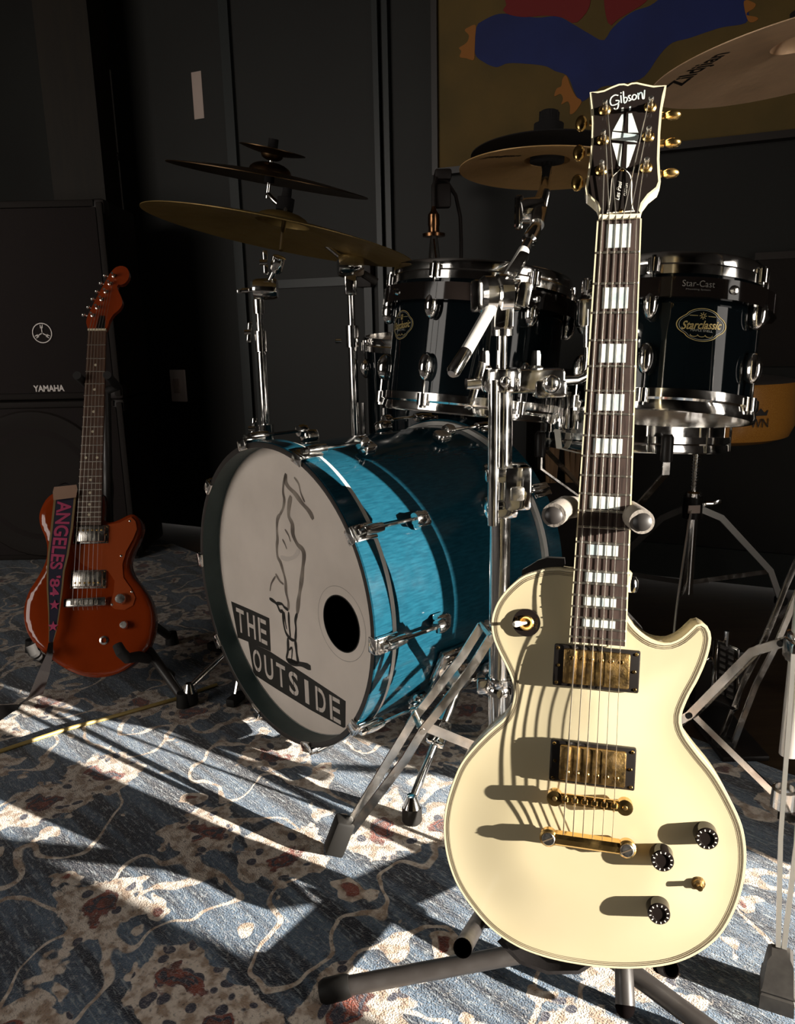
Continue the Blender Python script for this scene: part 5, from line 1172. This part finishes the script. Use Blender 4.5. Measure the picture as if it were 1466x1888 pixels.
b = B(); b.box((0.032, 0.004, 0.022), xf(tb + V((-0.006, -0.027, at(1280, 945, TD).z)))); part('maker_plate', b, 'paper', th_, True)
zh = at(1283, 950, TD).z
for k, (dx, dy) in enumerate(((0.30, 0.06), (-0.12, -0.24), (-0.24, 0.10))):
    d = V((dx, dy, 0)); f_ = tb + d; f_.z = 0.012; nk = V((-dy, dx, 0)).normalized()
    md = tb + d * 0.90 + V((0, 0, zC_ - 0.0)); up_ = tb + d.normalized() * 0.025 + V((0, 0, zh)); kn = tb + d * 0.86 + V((0, 0, zC_ + 0.012))
    b = B(); b.beam([up_, tb + d * 0.30 + V((0, 0, zh - 0.03)), kn, f_], 0.018, 0.004, nk.cross(d)); lg = part('leg', b, 'satin' if k != 2 else 'black_tube', th_, True)
    b = B(); b.beam([tb + V((0, 0, zC_)), kn], 0.014, 0.003, Z3); part('brace', b, 'worn_chrome' if k != 2 else 'black_tube', th_, True)
    b = B(); b.box((0.03, 0.03, 0.024), xf(f_), bev=0.005); part('rubber_foot', b, 'rubber', lg, True)

# slatted crate behind the bass drum
YC = 2.25; s0_ = atY(1003, 850, YC); 
cr = thing('wooden_crate', 'tan slatted crate in the dark behind the bass drum and snare', 'crate', (s0_.x + 0.1, YC, 0))
zb_ = atY(1030, 890, YC).z
for i, px in enumerate((1006, 1017, 1028, 1042, 1055, 1068)):
    p = atY(px, 850, YC); b = B(); b.box((0.015, 0.012, 0.30), xf((p.x, YC, zb_ + 0.15), z=(0.06 * ((i * 7) % 3 - 1), 0, 1)), bev=0.002); part('slat', b, 'tan_wood', cr, True)
b = B(); b.box((0.16, 0.20, zb_), xf((s0_.x + 0.06, YC + 0.10, zb_ / 2)), bev=0.004); part('base', b, 'amp_vinyl', cr, True)
b = B(); b.box((0.16, 0.02, 0.32), xf((s0_.x + 0.06, YC + 0.19, zb_ + 0.16)), bev=0.004); part('back_panel', b, 'amp_vinyl', cr, True)

# ------------------------------------------------------------------ orange guitar at the left, its stand and strap
ZO2 = 0.80
OM, MG2, opl, (OU, ON, OV, ONUT) = guitar_frame(0.40475, 0.05501, 0.01697, (-0.71406, 1.92593, 0.81657), ZO2)
og = thing('electric_guitar', 'glossy orange single-cutaway electric guitar at left on a black stand', 'guitar', OM)
MGc, WRc = MG2, (lambda v: -0.016)
z3 = lambda x, y: (x * 0.30696, 850 + y * 0.30696)
oo = [(470, 190), (400, 178), (335, 188), (285, 222), (250, 280), (236, 335), (246, 395), (270, 452), (284, 510), (280, 585), (255, 650), (215, 720), (172, 790), (148, 870), (146, 950), (165, 1030), (210, 1100), (275, 1160), (340, 1212), (420, 1260), (500, 1290), (580, 1300), (660, 1290), (740, 1258), (820, 1198), (878, 1130), (910, 1050), (922, 965), (914, 890), (888, 820), (845, 755), (800, 700), (775, 650), (771, 600), (790, 540), (825, 470), (845, 400), (835, 350), (803, 322), (770, 327), (720, 352), (668, 370), (635, 362), (615, 330), (600, 190)]
oout = smooth_poly([opl(*z3(*p), -0.016) for p in oo], 170)
if area(oout) < 0: oout = oout[::-1]
ocarve_pts = [V(p) for p in oout]
def ocarve(x, y):
    m = min((V((x, y)) - q).length for q in ocarve_pts); t = min(1, m / 0.012); return -0.016 + 0.004 * (1 - (1 - t) ** 2)
part('body', carved_body(oout, ocarve, 0.044), 'orange', og, ang=55)
pg = [(650, 382), (720, 372), (788, 336), (815, 362), (824, 410), (800, 470), (760, 540), (736, 620), (742, 700), (788, 765), (815, 820), (800, 868), (750, 895), (692, 890), (660, 866), (684, 790), (690, 720), (650, 660), (560, 650), (500, 625), (450, 570), (428, 505), (640, 497)]
pq = [opl(*z3(*p), -0.012) for p in pg]; pq = pq if area(pq) > 0 else pq[::-1]
b = B(); b.prism(pq, -0.012, -0.0100, MG2); pgd = part('pickguard', b, 'orange_clear', og)
for p in ((780, 360), (790, 785), (672, 862), (728, 570)):
    q = opl(*z3(*p), -0.010); b = B(); b.lathe([(0, 0.001), (0.002, 0.0008), (0.003, 0)], MG2 @ Matrix.Translation((*q, -0.010)), 8); part('screw', b, 'nickel', pgd)
rows = []
ve2 = fretd(22, 0.648) + 0.008
for i in range(9):
    v = -0.47 * i / 8; hwid = (0.042 + 0.014 * (-v / ve2)) / 2; th = 0.015 + 0.004 * i / 8
    rows.append([MG2 @ V((hwid * math.cos(PI * k / 10), v, -0.0065 - th * math.sin(PI * k / 10))) for k in range(11)])
b = B(); b.strip(rows); b.prism([(-0.021, 0), (-0.028, -0.47), (0.028, -0.47), (0.021, 0)], -0.0075, -0.0062, MG2); part('neck', b, 'orange', og, ang=60)
inl = []
for n in (3, 5, 7, 9, 12, 15, 17, 19, 21):
    m = (fretd(n - 1, 0.648) + fretd(n, 0.648)) / 2
    for x in ((0,) if n != 12 else (-0.013, 0.013)): inl.append([(x + 0.0032 * math.cos(2 * PI * k / 12), -m + 0.0032 * math.sin(2 * PI * k / 12)) for k in range(12)])
fret_parts(og, MG2, 0.648, 0.042, 0.056, ve2, 22, 'rosewood', inl, 'bone', binding=False)
b = B(); b.box((0.043, 0.005, 0.009), MG2 @ Matrix.Translation((0, 0.002, -0.0025)), bev=0.0006, seg=1); part('nut', b, 'bone', og)
z9 = lambda x, y: (80 + x * 0.15007, 460 + y * 0.15007)
ohd = [(556, 1000), (528, 905), (540, 830), (572, 760), (622, 655), (680, 545), (738, 440), (790, 345), (835, 275), (890, 222), (960, 203), (1025, 228), (1056, 290), (1048, 355), (1008, 412), (955, 436), (918, 432), (908, 470), (932, 530), (965, 610), (968, 680), (930, 740), (862, 800), (812, 880), (792, 950), (765, 1000)]
oq = smooth_poly([opl(*z9(*p), -0.008) for p in ohd], 70, closed=False); oq = oq if area(oq) > 0 else oq[::-1]
b = B(); b.prism(oq, -0.020, -0.007, MG2); oh = part('headstock', b, 'orange', og)
q = [opl(*z9(*p), -0.007) for p in ((690, 815), (755, 815), (755, 970), (650, 970))]; q = q if area(q) > 0 else q[::-1]
b = B(); b.prism(q, -0.007, -0.006, MG2); part('truss_rod_cover', b, 'black_plastic', oh)
oposts = []
for zx, zy in ((600, 800), (657, 705), (710, 605), (762, 510), (810, 410), (860, 315)):
    p = opl(*z9(zx, zy), -0.002); b = B(); b.lathe([(0.005, -0.007), (0.005, -0.004), (0.003, -0.003), (0.0025, 0.005), (0.003, 0.009), (0, 0.009)], MG2 @ Matrix.Translation((*p, 0)), 12); tn = part('tuner', b, 'nickel', oh)
    e = V((p[0] - 0.024, p[1] + 0.004, -0.014)); b = B(); b.tube([MG2 @ V((p[0], p[1], -0.014)), MG2 @ e], 0.0022, 8); b.ball(MG2 @ Matrix.Translation(e) @ Matrix.Diagonal((0.006, 0.005, 0.007, 1)), 12, 8); part('button', b, 'nickel', tn)
    oposts.append((p[0] + 0.003, p[1], 0.001))
string_parts(og, MG2, 0.035, 0.053, 0.648, oposts, (0.668, -0.006), 0.0022, 0.0045)
n0 = opl(*z3(540, 438), 0.0); n1 = opl(*z3(523, 708), 0.0)
pickup(n0[0], n0[1], -0.012, 0.009, og, MG2, 'nickel', 'nickel', (0.080, 0.043), (0.066, 0.036), 0.004, 0.011)
pickup(n1[0], n1[1], -0.012, -0.009, og, MG2, 'nickel', 'nickel', (0.080, 0.043), (0.066, 0.036), 0.004, 0.011)
p = opl(*z3(508, 848), 0.0); b = B(); b.box((0.094, 0.020, 0.012), MG2 @ Matrix.Translation((p[0], p[1], -0.004)) @ Rz(0.03), bev=0.003); ob = part('bridge', b, 'nickel', og)
for k in range(6):
    b = B(); b.box((0.007, 0.012, 0.004), MG2 @ Matrix.Translation((p[0] + (k - 2.5) * 0.0106, p[1], 0.003)), bev=0.001, seg=1); part('saddle', b, 'nickel', ob)
for (zx, zy), R0 in (((724, 826), 0.0125), ((744, 984), 0.0095)):
    q = opl(*z3(zx, zy), -0.002); b = B(); b.lathe([(R0, 0), (R0 * 0.95, 0.012), (R0 * 0.8, 0.0145), (0, 0.015)], MG2 @ Matrix.Translation((*q, -0.011)), 20); part('knob', b, 'nickel', og)
q = opl(*z3(625, 1077), -0.012); b = B(); b.lathe([(0.010, 0), (0.010, 0.002), (0.006, 0.0035), (0.005, 0.0), (0, -0.002)], MG2 @ Matrix.Translation((*q, -0.012)), 18); part('output_jack', b, 'nickel', og)
def O(u, v, w_): return OM @ (MG2 @ V((u, v, w_)))
# strap
def oz(x, y, w_): u, v = opl(*z3(x, y), w_); return O(u, v, w_)
stp = [(393, 165), (390, 230), (372, 400), (350, 560), (335, 660), (330, 760), (325, 900), (318, 1010), (306, 1090)]
sth = thing('guitar_strap', 'navy woven strap lettered in pink hanging over the orange guitar', 'strap', oz(306, 1100, 0.01))
wids = [0.054, 0.050, 0.050, 0.047, 0.040, 0.036, 0.026, 0.018, 0.010]
cen_ = [oz(x, y, 0.012 if 1 < i < 8 else 0.004) for i, (x, y) in enumerate(stp)]
def rib(c, wds, off, lat, th=0.0015):
    rows = []
    for i in range(len(c)):
        a = (c[min(i + 1, len(c) - 1)] - c[max(i - 1, 0)]).normalized(); s_ = V(lat[i] if isinstance(lat, list) else lat); s_ = (s_ - a * s_.dot(a)).normalized(); nn = s_.cross(a); nn = nn if nn.dot(ON) > 0 else -nn
        rows.append([c[i] + s_ * (o * wds[i]) + nn * off for o in (-0.5, 0.5)])
    return rows
fl_ = [onfloor(283 * 0.307, 850 + 1180 * 0.307, 0.20), onfloor(255 * 0.307, 850 + 1260 * 0.307, 0.12)]
low = [oz(306, 1090, 0.010), oz(298, 1160, 0.03), at(82, 1238, 1.66), onfloor(66, 1282, 0.03), onfloor(34, 1302, 0.012), onfloor(-10, 1316, 0.010), onfloor(-70, 1330, 0.010)]
for nm, rws, mt in (('webbing', rib(cen_, wids, 0.0, OU), 'strap_navy'), ('edge_stitch', [[r[0], r[0].lerp(r[1], 0.10)] for r in rib(cen_, wids, 0.0006, OU)], 'strap_gold'), ('edge_stitch', [[r[0].lerp(r[1], 0.90), r[1]] for r in rib(cen_, wids, 0.0006, OU)], 'strap_gold')):
    b = B(); b.strip(rws); part(nm, b, mt, sth, True)
lats = [OU, OU, V((0.9, 0.2, 0.1)), V((0.7, 0.7, 0)), V((0.4, 0.9, 0)), V((0.2, 1, 0)), V((0.1, 1, 0))]
b = B(); b.strip(rib(low, [0.010, 0.014, 0.022, 0.035, 0.075, 0.10, 0.10], 0.0, lats)); part('leather_end', b, 'leather_black', sth, True)
b = B(); b.strip(rib([oz(393, 150, 0.002), oz(392, 178, 0.005), oz(390, 228, 0.0125)], [0.05, 0.055, 0.050], 0.001, OU)); part('leather_tab', b, 'leather_tan', sth, True)
b = B(); b.strip([[oz(330, 172, -0.01), oz(330, 176, -0.03)], [oz(360, 140, -0.005), oz(360, 144, -0.035)], [oz(395, 128, 0.0), oz(395, 135, -0.03)], [oz(440, 150, -0.005), oz(440, 155, -0.03)], [oz(462, 165, -0.01), oz(462, 170, -0.03)]]); part('strap_loop', b, 'strap_navy', sth, True)
# letters run down the strap
def strap_text(body, t0, t1, hfrac, mat):
    # path parameter by length
    Ls = [0]
    for i in range(1, len(cen_)): Ls.append(Ls[-1] + (cen_[i] - cen_[i - 1]).length)
    rw = rib(cen_, wids, 0.0010, OU); tot = Ls[-1]; inv = ROOTM[sth.name].inverted()
    def wrap(x, y, z):
        s = tot * ((t0 + t1) / 2) + x; i = 0
        while i < len(Ls) - 2 and Ls[i + 1] < s: i += 1
        f = (s - Ls[i]) / (Ls[i + 1] - Ls[i]); a = rw[i][0].lerp(rw[i + 1][0], f); c = rw[i][1].lerp(rw[i + 1][1], f)
        return inv @ a.lerp(c, 0.5 + y)
    lettering('strap_lettering', body, 0.05, mat, sth, None, fit=(tot * (t1 - t0), hfrac), wrap=wrap, bold=0.0012)
strap_text('ANGELES', 0.085, 0.535, 0.66, 'strap_pink')
strap_text("'84", 0.575, 0.705, 0.62, 'strap_pink')
rw = rib(cen_, wids, 0.0012, OU)
for f in ((5, 0.75), (6, 0.85)):
    c_ = (rw[f[0]][0].lerp(rw[f[0] + 1][0], f[1])).lerp(rw[f[0]][1].lerp(rw[f[0] + 1][1], f[1]), 0.55); b = B()
    b.prism([((0.012 if k % 2 == 0 else 0.005) * math.cos(PI / 2 + PI * k / 5), (0.012 if k % 2 == 0 else 0.005) * math.sin(PI / 2 + PI * k / 5)) for k in range(10)], 0, 0.0006, xf(c_ + ON * 0.001, z=ON)); part('star', b, 'strap_pink', sth, True)
# stand
ohub = O(0.0, -0.66, -0.16); ohub.z = 0.30
os_ = thing('guitar_stand', 'black folding guitar stand under the orange guitar', 'guitar stand', (ohub.x, ohub.y, 0))
T(os_, [V((ohub.x, ohub.y, 0.06)), O(0.0, -0.12, -0.08)], 0.012, 'black_tube', 'upright')
T(os_, [O(-0.035, -0.12, 0.02), O(-0.035, -0.12, -0.06), O(0.0, -0.125, -0.08), O(0.035, -0.12, -0.06), O(0.035, -0.12, 0.02)], 0.010, 'black_foam', 'yoke')
hk = [oz(705, 1105, 0.035), oz(728, 1150, 0.04), oz(765, 1185, 0.03), oz(830, 1175, 0.0), oz(900, 1190, -0.05)]
tip_ = onfloor(338, 1278, 0.03)
T(os_, [hk[0], hk[1], hk[2], hk[3], hk[4]], [0.011, 0.0125, 0.0125, 0.0125, 0.011], 'black_foam', 'cradle_arm')
T(os_, [oz(880, 1183, -0.045), at(318, 1244, 1.78), V((ohub.x + 0.02, ohub.y - 0.05, 0.12))], 0.0065, 'black_tube', 'cradle_rod')
T(os_, [oz(180, 1105, 0.035), oz(200, 1150, 0.03), oz(270, 1200, -0.05), V((ohub.x, ohub.y, 0.12))], 0.011, 'black_foam', 'cradle_arm')
for p in (tip_, at(310, 1105, 2.05), onfloor(60, 1200)):
    e = V((p.x, p.y, 0.015)); T(os_, [V((ohub.x, ohub.y, 0.20)), e], 0.011, 'black_tube', 'leg'); b = B(); b.lathe([(0, 0.035), (0.014, 0.032), (0.018, 0.0), (0, 0.0)], xf((e.x, e.y, 0)), 14); part('rubber_foot', b, 'rubber', os_, True)

# ------------------------------------------------------------------ bass cabinets at the far left
YA = 2.75
a_tr = atY(188, 366, YA); zmid = atY(100, 738, YA).z; aw = 0.62
def cabinet(name, label, z0, z1, dx=0.0):
    x1 = a_tr.x + dx; x0 = x1 - aw; c = V(((x0 + x1) / 2, YA + 0.17, z0)); t = thing(name, label, 'speaker', c); hgt = z1 - z0
    b = B(); b.box((aw, 0.32, hgt), Matrix.Translation((0, 0.0, hgt / 2)), bev=0.012); part('box', b, 'amp_vinyl', t)
    b = B(); b.box((aw - 0.05, 0.012, hgt - 0.05), Matrix.Translation((0, -0.165, hgt / 2)), bev=0.003); part('grille', b, 'grille', t)
    for sx in (-1, 1):
        b = B(); b.box((0.022, 0.02, hgt - 0.02), Matrix.Translation((sx * (aw / 2 - 0.013), -0.162, hgt / 2)), bev=0.004); part('side_trim', b, 'amp_vinyl', t)
        for zz in (0.025, hgt - 0.025):
            b = B(); b.box((0.055, 0.055, 0.055), Matrix.Translation((sx * (aw / 2 - 0.022), -0.14, zz)), bev=0.014); part('corner', b, 'iron', t)
    b = B(); b.box((aw - 0.06, 0.02, 0.022), Matrix.Translation((0, -0.162, hgt - 0.013)), bev=0.004); part('top_trim', b, 'amp_vinyl', t)
    return t, c
c1t, c1c = cabinet('bass_cabinet', 'upper black speaker cabinet with silver lettering and round emblem at far left', zmid, a_tr.z)
def cabp(px, py): p = atY(px, py, c1c.y - 0.172); return V((p.x - c1c.x, -0.172, p.z - c1c.z))
MC = lambda p: Matrix.Translation(p) @ Rx(PI / 2)
lettering('cabinet_lettering', 'YAMAHA', 0.03, 'badge_grey', c1t, MC(cabp(90, 716)), fit=(0.108, 0.022), bold=0.001)
em = cabp(78, 614); b = B(); b.lathe([(0.031, 0), (0.034, 0), (0.034, 0.002), (0.031, 0.002), (0.031, 0)], MC(em), 40); emb = part('emblem', b, 'badge_grey', c1t)
for k in range(3):
    a = PI / 2 + k * 2 * PI / 3; b = B(); Mk = MC(em) @ Rz(a - PI / 2)
    b.box((0.003, 0.024, 0.002), Mk @ Matrix.Translation((0, 0.010, 0.001)))
    for s in (-1, 1): b.box((0.0025, 0.012, 0.002), Mk @ Matrix.Translation((s * 0.0035, 0.022, 0.001)))
    part('tuning_fork', b, 'badge_grey', emb)
c2t, c2c = cabinet('bass_cabinet', 'lower black cabinet with big round speaker beneath the lettered one', 0.0, zmid - 0.002)
sp3 = atY(70, 890, c2c.y - 0.175); b = B(); b.lathe([(0.0, 0.004), (0.06, 0.006), (0.20, -0.002), (0.235, 0.008), (0.262, 0.006), (0.268, 0.0)], Matrix.Translation((sp3.x - c2c.x, -0.172, 0.285)) @ Rx(PI / 2), 48); part('speaker_cone', b, 'amp_vinyl', c2t)
